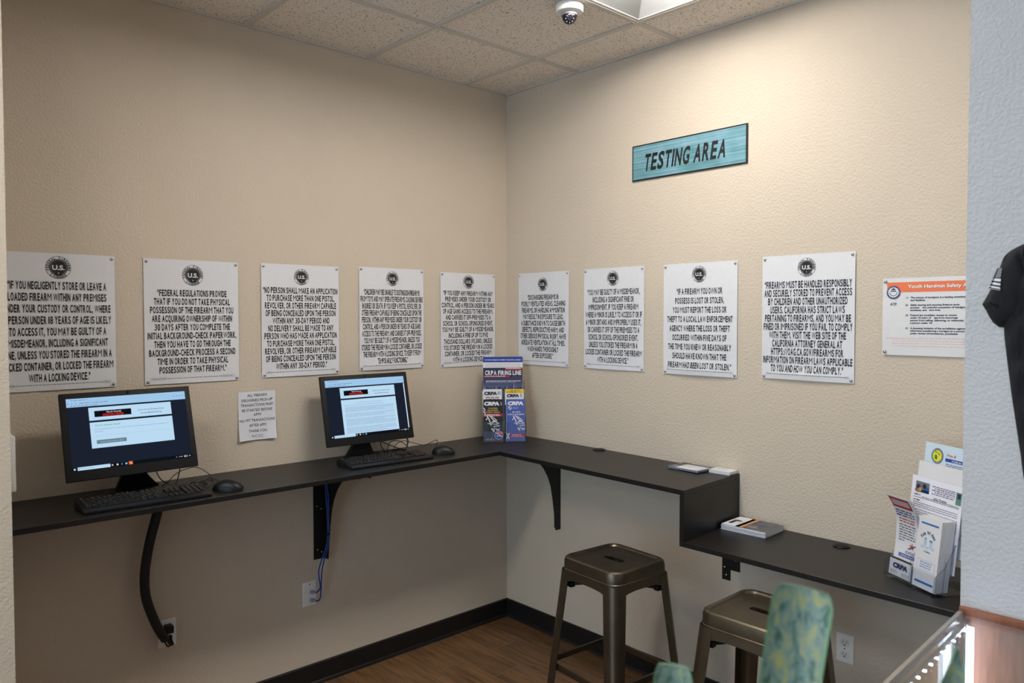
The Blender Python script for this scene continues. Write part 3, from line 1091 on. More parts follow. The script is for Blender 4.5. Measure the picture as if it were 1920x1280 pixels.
# ------------------------------------------------------------------ keyboards, mice
M_LEG = mat('key_legend', (168, 170, 172), 0.5, noise=0.02)
_KEYS = {}


def key_mesh(w, d):
    k = (round(w, 4), round(d, 4))
    if k in _KEYS:
        return _KEYS[k]
    bm = nb()
    loft(bm, [[(sx * a, sy * b + o_, z) for sx, sy in ((1, 1), (-1, 1), (-1, -1), (1, -1))] for a, b, o_, z in ((w / 2, d / 2, 0, 0), (w / 2 - .0004, d / 2 - .0004, 0, .0025), (w / 2 - .0022, d / 2 - .002, .0005, .0062))])
    a = [bm.verts.new((x, y, .0064)) for x, y in ((-w * .27, .0005), (-w * .27 + .0026, .0005), (-w * .27 + .0026, .0036), (-w * .27, .0036))]
    bm.faces.new(a).material_index = 1
    me = bpy.data.meshes.new('key')
    bmesh.ops.recalc_face_normals(bm, faces=bm.faces)
    bm.to_mesh(me)
    bm.free()
    me.materials.append(M_KEY)
    me.materials.append(M_LEG)
    _KEYS[k] = me
    return me


def keyboard(loc, rz, label):
    t = thing('keyboard', label, 'keyboard', loc, rz, 'black keyboards')
    W_, D_ = 0.425, 0.150
    bm = nb()
    prof = [(-D_ / 2, 0.0), (-D_ / 2 - .001, 0.008), (-D_ / 2 + .006, 0.012), (D_ / 2 - .004, 0.026), (D_ / 2, 0.022), (D_ / 2, 0.0)]
    prism(bm, prof, 0, -W_ / 2, W_ / 2)
    bmesh.ops.bevel(bm, geom=list(bm.edges), offset=0.0022, segments=2, affect='EDGES')
    obj('body', bm, M_BLACK, t, 0.6)
    P = 0.0178
    x0 = -0.202
    rows = [(0.0585, [1, -1, 1, 1, 1, 1, -.5, 1, 1, 1, 1, -.5, 1, 1, 1, 1]),
            (0.036, [1] * 13 + [2]), (0.0182, [1.5] + [1] * 12 + [1.5]), (0.0004, [1.75] + [1] * 11 + [2.25]),
            (-0.0174, [2.25] + [1] * 10 + [2.75]), (-0.0352, [1.25, 1.25, 1.25, 6.25, 1.25, 1.25, 2.5])]
    slope = math.atan2(0.014, D_ - .01)

    def key(xc, yc, w, d=P):
        o = bpy.data.objects.new('key', key_mesh(w - .0012, d - .0012))
        COL.objects.link(o)
        o.parent = t
        o.location = (xc, yc, 0.012 + (yc + D_ / 2 - .006) / (D_ - .01) * 0.014)
        o.rotation_euler = (slope, 0, 0)
    for y, ks in rows:
        x = x0
        for k in ks:
            if k > 0:
                key(x + k * P / 2, y, k * P)
            x += abs(k) * P
    xn = x0 + 15 * P + .006
    for y in (0.036, 0.0182):
        for k in range(3):
            key(xn + (k + .5) * P, y, P)
    key(xn + 1.5 * P, -0.0174, P)
    for k in range(3):
        key(xn + (k + .5) * P, -0.0352, P)
    xp = xn + 3 * P + .006
    for r_, y in enumerate((0.036, 0.0182, 0.0004, -0.0174)):
        for k in range(4 if r_ < 2 else 3):
            key(xp + (k + .5) * P, y, P)
    key(xp + 3.5 * P, 0.0004 - P / 2 - .0, P, 2 * P)
    key(xp + 1 * P, -0.0352, 2 * P)
    key(xp + 2.5 * P, -0.0352, P)
    return t


keyboard((-2.058, -0.322, CT), math.radians(-2.1), 'black keyboard below the left computer')
keyboard((-1.000, -0.275, CT), math.radians(-2.6), 'black keyboard below the right computer')


def mouse(loc, rz, label, cable):
    t = thing('computer_mouse', label, 'mouse', loc, rz, 'black mice')
    bm = nb()
    rings = []
    for k in range(13):
        q = k / 12
        x = 0.056 - 0.112 * q                       # nose at +x
        hw = 0.031 * (1 - abs(2 * q - 1.05) ** 3.2) ** 0.5 if abs(2 * q - 1.05) < 1 else 0.004
        hw = max(hw, 0.012)
        hh = 0.012 + 0.026 * math.sin(PI * min(1, q * 0.95 + 0.06)) ** 0.8
        if k in (0, 12):
            hh *= .55
        rings.append([(x, hw * math.cos(a), max(0.001, 0.001 + hh * (math.sin(a) if math.sin(a) > 0 else 0) + (0.004 if math.sin(a) > 0 else 0))) for a in [PI * j / 12 for j in range(13)]])
    loft(bm, rings)
    obj('body', bm, M_BLACK, t, 0.8)
    bm = nb()
    loft(bm, [[(0.03 + 0.009 * math.cos(a * PI / 8), y, 0.029 + 0.009 * math.sin(a * PI / 8)) for a in range(16)] for y in (-0.003, 0.003)])
    obj('scroll_wheel', bm, M_RUBBER, t, 0.5)
    inv = (Matrix.Translation(loc) @ Matrix.Rotation(rz, 4, 'Z')).inverted()
    bm = nb()
    tube(bm, [(0.054, 0, 0.009)] + [tuple(inv @ Vector(p)) for p in cable], 0.0017, 6)
    obj('cable', bm, M_RUBBER, t, 1.0)
    return t


mouse((-1.765, -0.345, CT), math.radians(142), 'black wired mouse right of the left keyboard',
      [(-1.79, -0.24, 1.10), (-1.827, -0.2, 1.133), (-1.868, -0.19, 1.131), (-1.909, -0.19, 1.115), (-1.93, -0.17, 1.085), (-1.945, -0.15, 1.070)])
mouse((-0.682, -0.292, CT), math.radians(142), 'black wired mouse right of the right keyboard',
      [(-0.66, -0.20, 1.078), (-0.60, -0.13, 1.098), (-0.673, -0.12, 1.080), (-0.76, -0.13, 1.105), (-0.80, -0.12, 1.115), (-0.83, -0.10, 1.095), (-0.84, -0.09, 1.066)])

# loose cable coils behind the keyboards


def coil(loc, n, rx, ry, seed, label, extra):
    t = thing('cable_bundle', label, 'cable bundle', loc, 0, 'cable bundles')
    rnd = random.Random(seed)
    bm = nb()
    pts = []
    for k in range(n * 8 + 1):
        a = 2 * PI * k / 8
        j = 1 + 0.12 * math.sin(3.3 * k)
        pts.append((rx * j * math.cos(a), ry * j * math.sin(a) * (0.6 + .4 * math.sin(k * .7) ** 2), 0.004 + 0.0035 * (k // 8) + 0.002 * math.sin(k * 2.1)))
    tube(bm, pts, 0.0026, 6, 3)
    obj('coil', bm, M_RUBBER, t, 1.0)
    for pts in extra:
        bm = nb()
        tube(bm, pts, 0.0022, 6)
        obj('loose_loop', bm, M_RUBBER, t, 1.0)
    bm = nb()
    tube(bm, [(rx * .1 + .008 * math.cos(a), .002, 0.012 + .012 * math.sin(a)) for a in [2 * PI * k / 10 for k in range(11)]], 0.0022, 6, 0)
    obj('cable_tie', bm, M_BLACK, t, 1.0)
    return t


coil((-1.855, -0.212, CT), 4, 0.055, 0.018, 2, 'black cable bundle lying behind the left keyboard',
     [[(0.03, 0.0, .012), (0.07, -0.005, .03), (0.10, -0.02, .012), (0.06, -0.02, .004)], [(-0.06, 0.01, .01), (-0.03, 0.05, .05), (-0.02, 0.055, .10)], [(-0.05, 0.0, .01), (-0.10, 0.03, .04), (-0.12, 0.05, .09)], [(0.02, 0.005, .014), (0.055, 0.012, .022), (0.085, -0.002, .018)]])
coil((-0.862, -0.140, CT), 5, 0.065, 0.022, 5, 'black cable bundle lying behind the right keyboard',
     [[(-0.05, 0, .012), (-0.06, 0.03, .045), (-0.045, 0.05, .075)], [(-0.04, 0.01, .01), (0.0, 0.04, .055), (0.06, 0.04, .052), (0.10, 0.03, .02)], [(0.06, 0, .01), (0.095, 0.03, .04), (0.098, 0.05, .085)], [(-0.06, 0.04, .07), (0.0, 0.05, .04), (0.06, 0.03, .015)], [(-0.06, 0.0, .01), (-0.11, 0.02, .008), (-0.13, 0.03, .02)], [(0.08, 0.01, .03), (0.10, 0.03, .055), (0.085, 0.05, .08)]])

# ------------------------------------------------------------------ below the left counter


def plate(name, loc, rz, label, group, w=0.070, h=0.114):
    t = thing(name, label, 'wall plate', loc, rz, group)
    bm = nb()
    loft(bm, [[(x, y, z) for x, z, y in [(p[0], p[1], y) for p in rsq(a, b, .004, 0, 3)]] for a, b, y in ((w / 2, h / 2, -.0008), (w / 2, h / 2, -.004), (w / 2 - .003, h / 2 - .003, -.0062))])
    obj('plate', bm, M_WHITEP, t, 0.5)
    return t


def receptacle(t, z):
    bm = nb()
    pts = []
    for k in range(24):
        a = 2 * PI * k / 24
        pts.append((0.0172 * math.cos(a), max(-.0135, min(.0135, 0.0172 * math.sin(a)))))
    loft(bm, [[(x, -.006, z + y) for x, y in pts], [(x * .97, -.0078, z + y * .97) for x, y in pts]])
    o = obj('receptacle', bm, mat('socket_white', (222, 222, 222), 0.4, noise=0.01), t, 0.5)
    bm = nb()
    box(bm, -.0075, -.0055, -.0082, -.0074, z - .001, z + .0065)
    box(bm, .0055, .0075, -.0082, -.0074, z - .001, z + .0055)
    loft(bm, [[(.0028 * math.cos(a * PI / 5), y, z - .0075 + .0028 * math.sin(a * PI / 5)) for a in range(10)] for y in (-.0074, -.0082)])
    obj('slot', bm, M_BLACK, o)


t = plate('wall_outlet', (0, -1.956, 0.433), -PI / 2, 'white duplex wall outlet below the low counter', 'white wall plates')
receptacle(t, .0225)
receptacle(t, -.0225)
bm = nb()
loft(bm, [[(.003 * math.cos(a * PI / 5), y, .003 * math.sin(a * PI / 5)) for a in range(10)] for y in (-.006, -.0075)])
obj('screw', bm, M_STEEL, t)
t = plate('wall_outlet', (-1.886, 0, 0.432), 0, 'white wall outlet with a black plug at the end of the thick black cable sleeve', 'white wall plates')
receptacle(t, .0225)
receptacle(t, -.0225)
t = plate('data_outlet', (-1.249, 0, 0.435), 0, 'white data wall plate with two blue cables plugged in', 'white wall plates')
for z in (.008, -.03):
    bm = nb()
    box(bm, -.004, .014, -.0085, -.005, z - .009, z + .009, bev=.001)
    obj('jack', bm, mat('jack_white', (205, 206, 212), 0.4), t)
bm = nb()
loft(bm, [[(.003 * math.cos(a * PI / 5), y, .045 + .003 * math.sin(a * PI / 5)) for a in range(10)] for y in (-.006, -.0075)])
obj('screw', bm, M_STEEL, t)

M_BLUE = mat('blue_cable_jacket', (24, 66, 150), 0.4, noise=0.04)
M_CONN = clear('clear_connector', (0.75, 0.78, 0.84), 0.15)
M_CONN = mat('pale_connector', (150, 154, 170), 0.3)
for k, (zj, off, lab) in enumerate(((.443, .0, 'blue network cable plugged into the upper jack'), (.405, .009, 'blue network cable plugged into the lower jack'))):
    x0 = -1.244
    t = thing('network_cable', lab, 'cable', (x0, -0.01, zj), 0, 'blue network cables')
    w = [(x0 + .014, -.026, zj - .004), (x0 + .034, -.034, zj + (.02 if k == 0 else .012)), (-1.222 + off * .6 + .012 * k, -.045, .55), (-1.193 + off, -.062, .656), (-1.187 + off * .4, -.068, .717), (-1.190 + off * .8, -.07, .818), (-1.198 + off * (1.2 if k else .2), -.075, .90), (-1.203 + off * .5, -.08, .97), (-1.203 + off * .5, -.085, CT - TH)]
    bm = nb()
    tube(bm, [(p[0] - x0, p[1] + .01, p[2] - zj) for p in w], 0.0032, 8)
    obj('jacket', bm, M_BLUE, t, 1.0)
    bm = nb()
    box(bm, -.004, .016, -.016, .0015, -.006, .006, bev=.0012)
    obj('connector', bm, M_CONN, t)
    if k == 0:
        bm = nb()
        box(bm, -1.196 - x0, -1.178 - x0, -.066, -.048, .712 - zj, .724 - zj, bev=.002)
        obj('clip', bm, M_BLACK, t)

# black sleeve of power leads down to the outlet
t = thing('cable_sleeve', 'thick black cable sleeve hanging from the left counter to an outlet', 'cable sleeve', (-1.93, -0.06, CT - TH))
q = [(-1.925, -.075, CT - TH), (-1.938, -.07, .95), (-1.966, -.065, .84), (-1.985, -.06, .72), (-1.982, -.058, .62), (-1.953, -.056, .52), (-1.925, -.052, .455), (-1.908, -.048, .425)]
bm = nb()
tube(bm, [(p[0] + 1.93, p[1] + .06, p[2] - CT + TH) for p in q], lambda s_: 0.0185 - 0.0045 * max(0, s_ - .6), 12)
obj('sleeve', bm, mat('black_braid', (17, 16, 17), 0.6, noise=0.15, nscale=300, bump=.2, bscale=400), t, 1.0)
for dx, dz in ((.004, .0), (.010, -.006), (-.003, -.008)):
    bm = nb()
    tube(bm, [(-1.910 + dx + 1.93, -.046 + .06, .43 + dz - CT + TH), (-1.896 + dx + 1.93, -.044 + .06, .402 + dz - CT + TH), (-1.884 + dx + 1.93, -.036 + .06, .40 + dz - CT + TH), (-1.882 + 1.93, -.02 + .06, .412 - CT + TH)], .0036, 8)
    obj('power_lead', bm, M_RUBBER, t, 1.0)
bm = nb()
box(bm, -1.902 + 1.93, -1.872 + 1.93, -.045 + .06, -.0085 + .06, .44 - CT + TH, .472 - CT + TH, bev=.004)
box(bm, -1.893 + 1.93, -1.872 + 1.93, -.035 + .06, -.0085 + .06, .40 - CT + TH, .425 - CT + TH, bev=.004)
obj('plug', bm, M_BLACK, t)
bm = nb()
box(bm, -1.878 + 1.93, -1.8635 + 1.93, -.0405 + .06, -.0395 + .06, .408 - CT + TH, .438 - CT + TH)
obj('cable_tag', bm, M_PAPER, t)

# white box on the near left wall
t = thing('wall_box', 'white plastic wall box peeking out behind the near left wall edge', 'wall box', (STUBX, -0.50, 1.285))
bm = nb()
box(bm, 0.0, 0.019, -0.06, 0.06, -0.083, 0.083, bev=.003)
obj('cover', bm, M_WHITEP, t, 0.5)
bm = nb()
box(bm, 0.002, 0.012, -0.045, 0.045, 0.083, 0.093, bev=.003)
obj('cap', bm, M_WHITEP, t, 0.5)

# ------------------------------------------------------------------ corner literature rack


def frame_of(o, u):
    U = Vector(u).normalized()
    N = U.cross(Vector((0, 0, 1)))
    return Vector(o), U, N


class Rack:
    def __init__(s, o, u, lean):
        s.o, s.U, s.N = frame_of(o, u)
        s.V = (Vector((0, 0, 1)) - s.N * lean).normalized()

    def at(s, u, d, z):
        """u across, d behind the front edge, z along the leaning sheet"""
        return s.o + s.U * u - s.N * d + s.V * z

    def sheet(s, sh, name, u, d, z, **k):
        return sh.build(name, s.at(u, d, z), s.U, s.V, **k)


CR = ink((228, 228, 233))
DK = ink((24, 24, 32))
RED = ink((178, 36, 48))
NB = ink((30, 34, 62))
rk = Rack((-0.328, -0.175, CT), (.78, -.626, 0), 0.09)


def acrylic(rk, name, label, W_, tiers, mid, side):
    """tiers: (front depth, floor height, front lip height)"""
    t = thing(name, label, 'brochure holder', rk.o, 0, 'clear brochure holders')

    def P(u, d, z, lean=True):
        v = (rk.at(u, d, z) if lean else rk.o + rk.U * u - rk.N * d + Vector((0, 0, z))) - rk.o
        return v

    def pane(name, quad, th=.002):
        bm = nb()
        n_ = (quad[1] - quad[0]).cross(quad[3] - quad[0]).normalized() * th
        loft(bm, [[tuple(q) for q in quad], [tuple(q - n_) for q in quad]], 1)
        bm.faces.ensure_lookup_table()
        for f in list(bm.faces)[-2:]:
            f.material_index = 0
        obj(name, bm, [M_ACRYL, M_ACRE], t)
    D_ = tiers[-1][0] + .034
    pane('base', [P(-.002, 0, .0005), P(W_ + .002, 0, .0005), P(W_ + .002, D_, .0005, False), P(-.002, D_, .0005, False)])
    for k, (d, z, lip) in enumerate(tiers):
        pane('front_lip', [P(0, d - .004, z), P(W_, d - .004, z), P(W_, d - .004, z + lip), P(0, d - .004, z + lip)])
        if k:
            pane('shelf', [P(0, d - .003, z), P(W_, d - .003, z), P(W_, d + .022, z), P(0, d + .022, z)])
    d, z, lip = tiers[-1]
    pane('back_panel', [P(0, d + .027, 0), P(W_, d + .027, 0), P(W_, d + .027, z + side), P(0, d + .027, z + side)])
    for u in (0, W_):
        bm = nb()
        prof = [(-.004, 0), (-.004, tiers[0][2]), (tiers[1][0] - .004, tiers[1][1] + tiers[1][2] * .8), (d - .004, z + lip), (d + .027, z + side), (d + .027, 0)]
        a = [P(u - .0012, *q) for q in prof]
        b = [P(u + .0012, *q) for q in prof]
        loft(bm, [[tuple(q) for q in a], [tuple(q) for q in b]], 1)
        bm.faces.ensure_lookup_table()
        for f in list(bm.faces)[-2:]:
            f.material_index = 0
        obj('side_panel', bm, [M_ACRYL, M_ACRE], t)
    if mid:
        pane('divider', [P(mid, tiers[0][0] - .004, .002), P(mid, tiers[1][0], .002), P(mid, tiers[1][0], .12), P(mid, tiers[0][0] - .004, .10)])
    bm = nb()
    for u in (W_ * .32, W_ * .62):
        c = P(u, -.004, 0)
        loft(bm, [[tuple(c + rk.U * a + rk.N * b + Vector((0, 0, z_))) for a, b in ((-.022, 0), (.022, 0), (.022, .004), (-.022, .004))] for z_ in (.0008, .005)])
    obj('foot_lip', bm, M_ACRYL, t)
    return t


acrylic(rk, 'brochure_holder', 'clear tiered brochure holder standing in the corner of the counter', .228, [(.004, .004, .105), (.028, .055, .10), (.054, .11, .10), (.080, .168, .10)], .112, .15)
LH = .279
s = Sheet(.216, LH, .001, M_PAPER, 1, 1)
s.rect(0, LH - .030, .216, LH, ink((30, 62, 150)), 1)
s.text('SO WHO NEEDS AN AMMO VENDORS LICENSE?', .108, LH - .017, .0062, CR, 1, 'c', .02, 2, width=.196)
for q in range(14):
    s.small(.012, .204, LH - .04 - q * .0105, .0028, ink((150, 156, 170)), 1, q)
rk.sheet(s, 'flyer', .004, .085, .172, label='blue headed white flyer at the back of the corner brochure holder', cat='flyer')
s = Sheet(.213, LH, .004, NB, 1, 1)
s.rect(0, LH - .098, .213, LH - .050, ink((48, 54, 88)), 1)
s.rect(0, 0, .213, LH - .098, ink((92, 98, 132)), 1)
s.rect(.0, LH - .098, .213, LH - .083, ink((70, 76, 112)), 2)
rnd = random.Random(3)
for k in range(26):
    u = .006 + k * .0078
    hh = rnd.uniform(.006, .02) + (.014 if k in (19, 20) else 0)
    s.rect(u, LH - .125, u + rnd.uniform(.004, .0075), LH - .117 + hh, ink(rnd.choice([(38, 44, 84), (60, 66, 104), (120, 126, 156), (30, 34, 64)])), 3)
s.rect(.118, LH - .010, .213, LH, ink((190, 40, 44)), 2)
s.small(.124, .206, LH - .005, .0034, CR, 3, 3)
s.text('CRPA FIRING LINE', .108, LH - .0265, .024, CR, 1, 'c', .14, 3, width=.196, narrow=True)
s.rect(0, LH - .050, .142, LH - .0425, RED, 2)
s.small(.008, .118, LH - .046, .003, CR, 3, 8)
s.small(.158, .2, LH - .048, .003, ink((120, 60, 90)), 3, 9)
s.text('ANOTHER BIG REGULATORY CRASH AND BURN', .108, LH - .0715, .0058, CR, 1, 'c', .03, 3, width=.19)
s.small(.014, .18, LH - .079, .0025, ink((170, 174, 190)), 3, 11)
rk.sheet(s, 'magazine', .004, .060, .114, label='dark blue magazine titled CRPA FIRING LINE in the corner brochure holder', cat='magazine')


def crpa(s, u, v, cap, M, wd, k=3):
    s.text('CRPA', u, v, cap, M, 1, 'l', .07, k, width=wd, shear=.08)


TH_ = .222
s = Sheet(.101, TH_, .003, M_PAPER, 1, 1)
crpa(s, .006, TH_ - .022, .0165, DK, .068)
for q in range(3):
    s.rect(.078, TH_ - .029 + q * .006, .089, TH_ - .0255 + q * .006, ink((90, 96, 110)), 2)
s.rect(.094, TH_ - .03, .0952, TH_ - .013, DK, 2)
for q, c in enumerate(((150, 40, 50), (60, 60, 80))):
    s.small(.014, .086, TH_ - .045 - .0095 * q, .0045, ink(c), 2, 20 + q)
rk.sheet(s, 'brochure', .002, .033, .058, label='white CRPA brochure behind the black one in the corner holder', cat='brochure')
s = Sheet(.101, TH_, .003, M_PAPER, 1, 1)
s.rect(0, TH_ - .022, .101, TH_, ink((232, 196, 46)), 1)
for q in range(2):
    s.small(.03 - .018 * q, .08 + .014 * q, TH_ - .008 - .008 * q, .004, ink((120, 100, 30)), 2, 30 + q)
crpa(s, .010, TH_ - .035, .0150, ink((46, 26, 40)), .066)
for q in range(3):
    s.rect(.082, TH_ - .042 + q * .006, .092, TH_ - .0385 + q * .006, ink((90, 96, 110)), 2)
s.rect(0, 0, .101, TH_ - .085, ink((46, 30, 36)), 1)
rk.sheet(s, 'brochure', .119, .033, .058, label='yellow topped CRPA brochure behind the blue one in the corner holder', cat='brochure')


def strokes(s, u, v, k, M, lay):
    """loose white brush marks of a standing figure"""
    for a in ((.0, .052, .012, .03, .005), (.012, .03, .02, .004, .005), (.008, .056, .03, .03, .004), (.03, .03, .056, .012, .005), (.02, .05, .048, .026, .0035), (.004, .014, .05, .010, .003), (.022, .018, .04, .026, .006), (.03, .0, .06, .004, .004), (.022, -.008, .034, -.024, .006), (.036, -.006, .03, -.022, .004), (.04, -.010, .058, -.018, .005), (.044, -.022, .06, -.008, .003), (-.004, .03, .006, .044, .004)):
        s.line(u + a[0] * k, v + a[1] * k, u + a[2] * k, v + a[3] * k, a[4] * k, M, lay)


s = Sheet(.104, TH_, .004, DK, 1, 1)
crpa(s, .004, TH_ - .022, .0185, CR, .082)
s.poly([(.092, TH_ - .013), (.095, TH_ - .013), (.0985, TH_ - .031), (.0945, TH_ - .031)], CR, 2)
YEL = ink((214, 176, 84))
for q, t_ in enumerate(('VOLUNTEERS', 'ARE OUR MOST', 'POWERFUL WEAPON')):
    s.text(t_, .05, TH_ - .047 - .0105 * q, .0066, YEL, 1, 'c', .03, 2, width=(.05, .058, .078)[q])
s.poly([(0, TH_ - .09), (.1, TH_ - .09), (.104, TH_ - .083), (.1, TH_ - .076), (0, TH_ - .076)], RED, 2)
for q in range(2):
    s.small(.006, .088, TH_ - .080 - .006 * q, .003, CR, 3, 50 + q)
for q in range(4):
    s.disc(.004 + .004 * (q % 2), TH_ - .048 - .008 * q, .004, CR, 2, 8)
s.rect(0, 0, .104, TH_ - .17, ink((66, 70, 92)), 1)
strokes(s, .018, .078, 1.15, CR, 2)
s.disc(.082, .032, .026, ink((40, 62, 128)), 3, 28)
s.disc(.082, .032, .023, ink((196, 204, 222)), 4, 28)
s.disc(.082, .032, .021, ink((52, 76, 148)), 5, 28)
s.poly([(.082 + .021 * math.cos(a), .032 + .021 * math.sin(a)) for a in [math.radians(-20 + 16 * q) for q in range(11)]], ink((196, 48, 62)), 6)
s.line(.064, .046, .101, .024, .004, CR, 7)
s.small(.07, .094, .028, .004, CR, 7, 4)
s.small(.074, .098, .044, .003, CR, 7, 5)
for q in range(8):
    s.rect(.012 + q * .006, .006, .0145 + q * .006, .009 + .004 * (q % 3), ink((190, 192, 200)), 2)
rk.sheet(s, 'brochure', .002, .009, .006, label='black CRPA brochure with a red band at the front left of the corner holder', cat='brochure')
BLU = ink((70, 92, 164))
s = Sheet(.102, TH_, .004, BLU, 1, 1)
crpa(s, .009, TH_ - .021, .0185, CR, .084)
s.disc(.020, TH_ - .046, .010, ink((206, 212, 230)), 2, 18)
s.line(.013, TH_ - .052, .026, TH_ - .041, .005, ink((60, 76, 140)), 3)
for q in range(3):
    s.small(.034, .066, TH_ - .042 - .004 * q, .002, ink((150, 164, 208)), 2, 60 + q)
s.text('BE SAFE,', .056, TH_ - .068, .0074, CR, 1, 'c', .015, 2, width=.044)
s.text('SHOOT STRAIGHT!', .053, TH_ - .0805, .0074, CR, 1, 'c', .015, 2, width=.09)
s.small(.024, .076, TH_ - .090, .003, ink((150, 84, 130)), 2, 70)
strokes(s, .038, .08, 1.05, CR, 2)
s.rect(.02, .018, .098, .040, ink((156, 44, 66)), 2)
s.small(.03, .08, .032, .004, CR, 3, 71)
s.small(.022, .096, .0235, .002, CR, 3, 72)
s.line(.001, .012, .017, .042, .005, CR, 4)  # glint on the clear holder, painted as two crossing white strokes
s.line(.016, .010, .004, .043, .004, CR, 4)
s.rect(0, 0, .002, TH_, ink((160, 172, 210)), 2)
rk.sheet(s, 'brochure', .123, .009, .006, label='blue CRPA brochure reading BE SAFE SHOOT STRAIGHT at the front right of the corner holder', cat='brochure')

# ------------------------------------------------------------------ right literature rack
rr = Rack((-0.271, -2.205, LZ), (-.497, -.868, 0), 0.12)
acrylic(rr, 'brochure_holder', 'clear brochure holder on the low counter beside the near right wall', .214, [(.004, .004, .06), (.034, .01, .10), (.060, .06, .10), (.088, .110, .10)], .106, .08)
s = Sheet(.216, LH, .002, mat('pale_blue_paper', (206, 226, 240), 0.45, noise=0.01), 1, 1)
s.disc(.055, LH - .040, .026, ink((36, 50, 106)), 1, 32)
s.disc(.055, LH - .040, .0195, ink((226, 222, 52)), 2, 32)
s.poly([(.046, LH - .05), (.054, LH - .053), (.057, LH - .044), (.052, LH - .036), (.044, LH - .038)], ink((46, 130, 70)), 3)
s.line(.058, LH - .030, .066, LH - .036, .003, ink((50, 60, 40)), 3)
s.line(.044, LH - .028, .054, LH - .028, .003, ink((60, 80, 40)), 3)
for k in range(22):
    a = 2 * PI * k / 22
    s.line(.055 + .0213 * math.cos(a), LH - .04 + .0213 * math.sin(a), .055 + .0243 * math.cos(a), LH - .04 + .0243 * math.sin(a), .003, ink((210, 216, 230)), 2)
s.text('Free &', .095, LH - .030, .010, ink((200, 52, 48)), 1.0, 'l', .01, 1, shear=.25)
s.rect(.090, LH - .052, .20, LH - .041, ink((34, 74, 160)), 1)
s.text('4 California', .118, LH - .0465, .006, CR, 1, 'l', .02, 2)
s.small(.034, .072, LH - .075, .004, ink((190, 80, 80)), 1, 3)
s.small(.036, .07, LH - .083, .003, ink((90, 90, 110)), 1, 4)
for q in range(5):
    s.small(.094, .2, LH - .060 - .006 * q, .003, ink((120, 110, 130)), 1, q)
rr.sheet(s, 'flyer', .004, .098, .175, label='pale blue flyer with a round yellow emblem, topmost in the right brochure holder', cat='flyer')
s = Sheet(.216, LH, .002, M_PAPER, 1, 1)
s.text('2019 Junior Program Events', .115, LH - .055, .0062, ink((70, 70, 90)), 1, 'l', .01, 1, width=.09)
s.rect(.115, LH - .0605, .205, LH - .0598, ink((70, 70, 90)), 1)
s.small(.03, .05, LH - .062, .003, ink((110, 110, 130)), 1, 2)
rr.sheet(s, 'flyer', .003, .080, .112, label='blank topped white sheet behind the photo sheet in the right brochure holder', cat='flyer')
s = Sheet(.216, LH, .002, mat('lilac_white_paper', (232, 232, 242), 0.45, noise=0.01), 1, 1)
s.rect(.018, LH - .052, .078, LH - .017, ink((112, 116, 128)), 1)
s.rect(.018, LH - .052, .078, LH - .043, ink((34, 40, 56)), 2)
s.rect(.052, LH - .052, .078, LH - .032, ink((40, 92, 148)), 2)
s.disc(.032, LH - .036, .009, ink((40, 36, 36)), 3, 12)
s.disc(.040, LH - .043, .007, ink((200, 150, 90)), 4, 12)
s.disc(.058, LH - .030, .008, ink((34, 32, 40)), 4, 12)
s.disc(.030, LH - .048, .007, ink((150, 120, 90)), 4, 10)
for q in range(5):
    s.small(.090 + .012 * (q % 2), .185, LH - .022 - .0062 * q, .003, ink((90, 90, 120)), 1, q)
s.text('Junior Program', .10, LH - .060, .0085, ink((60, 60, 80)), 1, 'l', .01, 1, width=.055)
s.rect(.10, LH - .0665, .155, LH - .0656, ink((60, 60, 80)), 1)
s.rect(.190, LH - .06, .212, LH - .02, ink((90, 140, 120)), 1)
s.rect(.196, LH - .04, .208, LH - .024, ink((50, 50, 70)), 2)
for q, (u0, v) in enumerate(((.016, .062), (.016, .080), (.05, .066), (.014, .0705), (.014, .088), (.014, .0945), (.014, .101), (.014, .111), (.014, .118), (.014, .1245), (.014, .134), (.014, .1405), (.014, .147))):
    s.small(u0, .205 if q > 1 else u0 + .026, LH - v, .0038 if q < 2 else .0022, ink((70, 70, 90)), 1, q)
rr.sheet(s, 'flyer', .002, .062, .064, label='white sheet with a small photo, in the middle of the right brochure holder', cat='flyer')

# curled trifold pamphlet, white with a red head
PHT = .265


def curl(u, v):
    return 0.012 + 0.05 * max(0.0, (v - .17) / .095) ** 2 - .008 * math.sin(PI * min(1, v / .2))


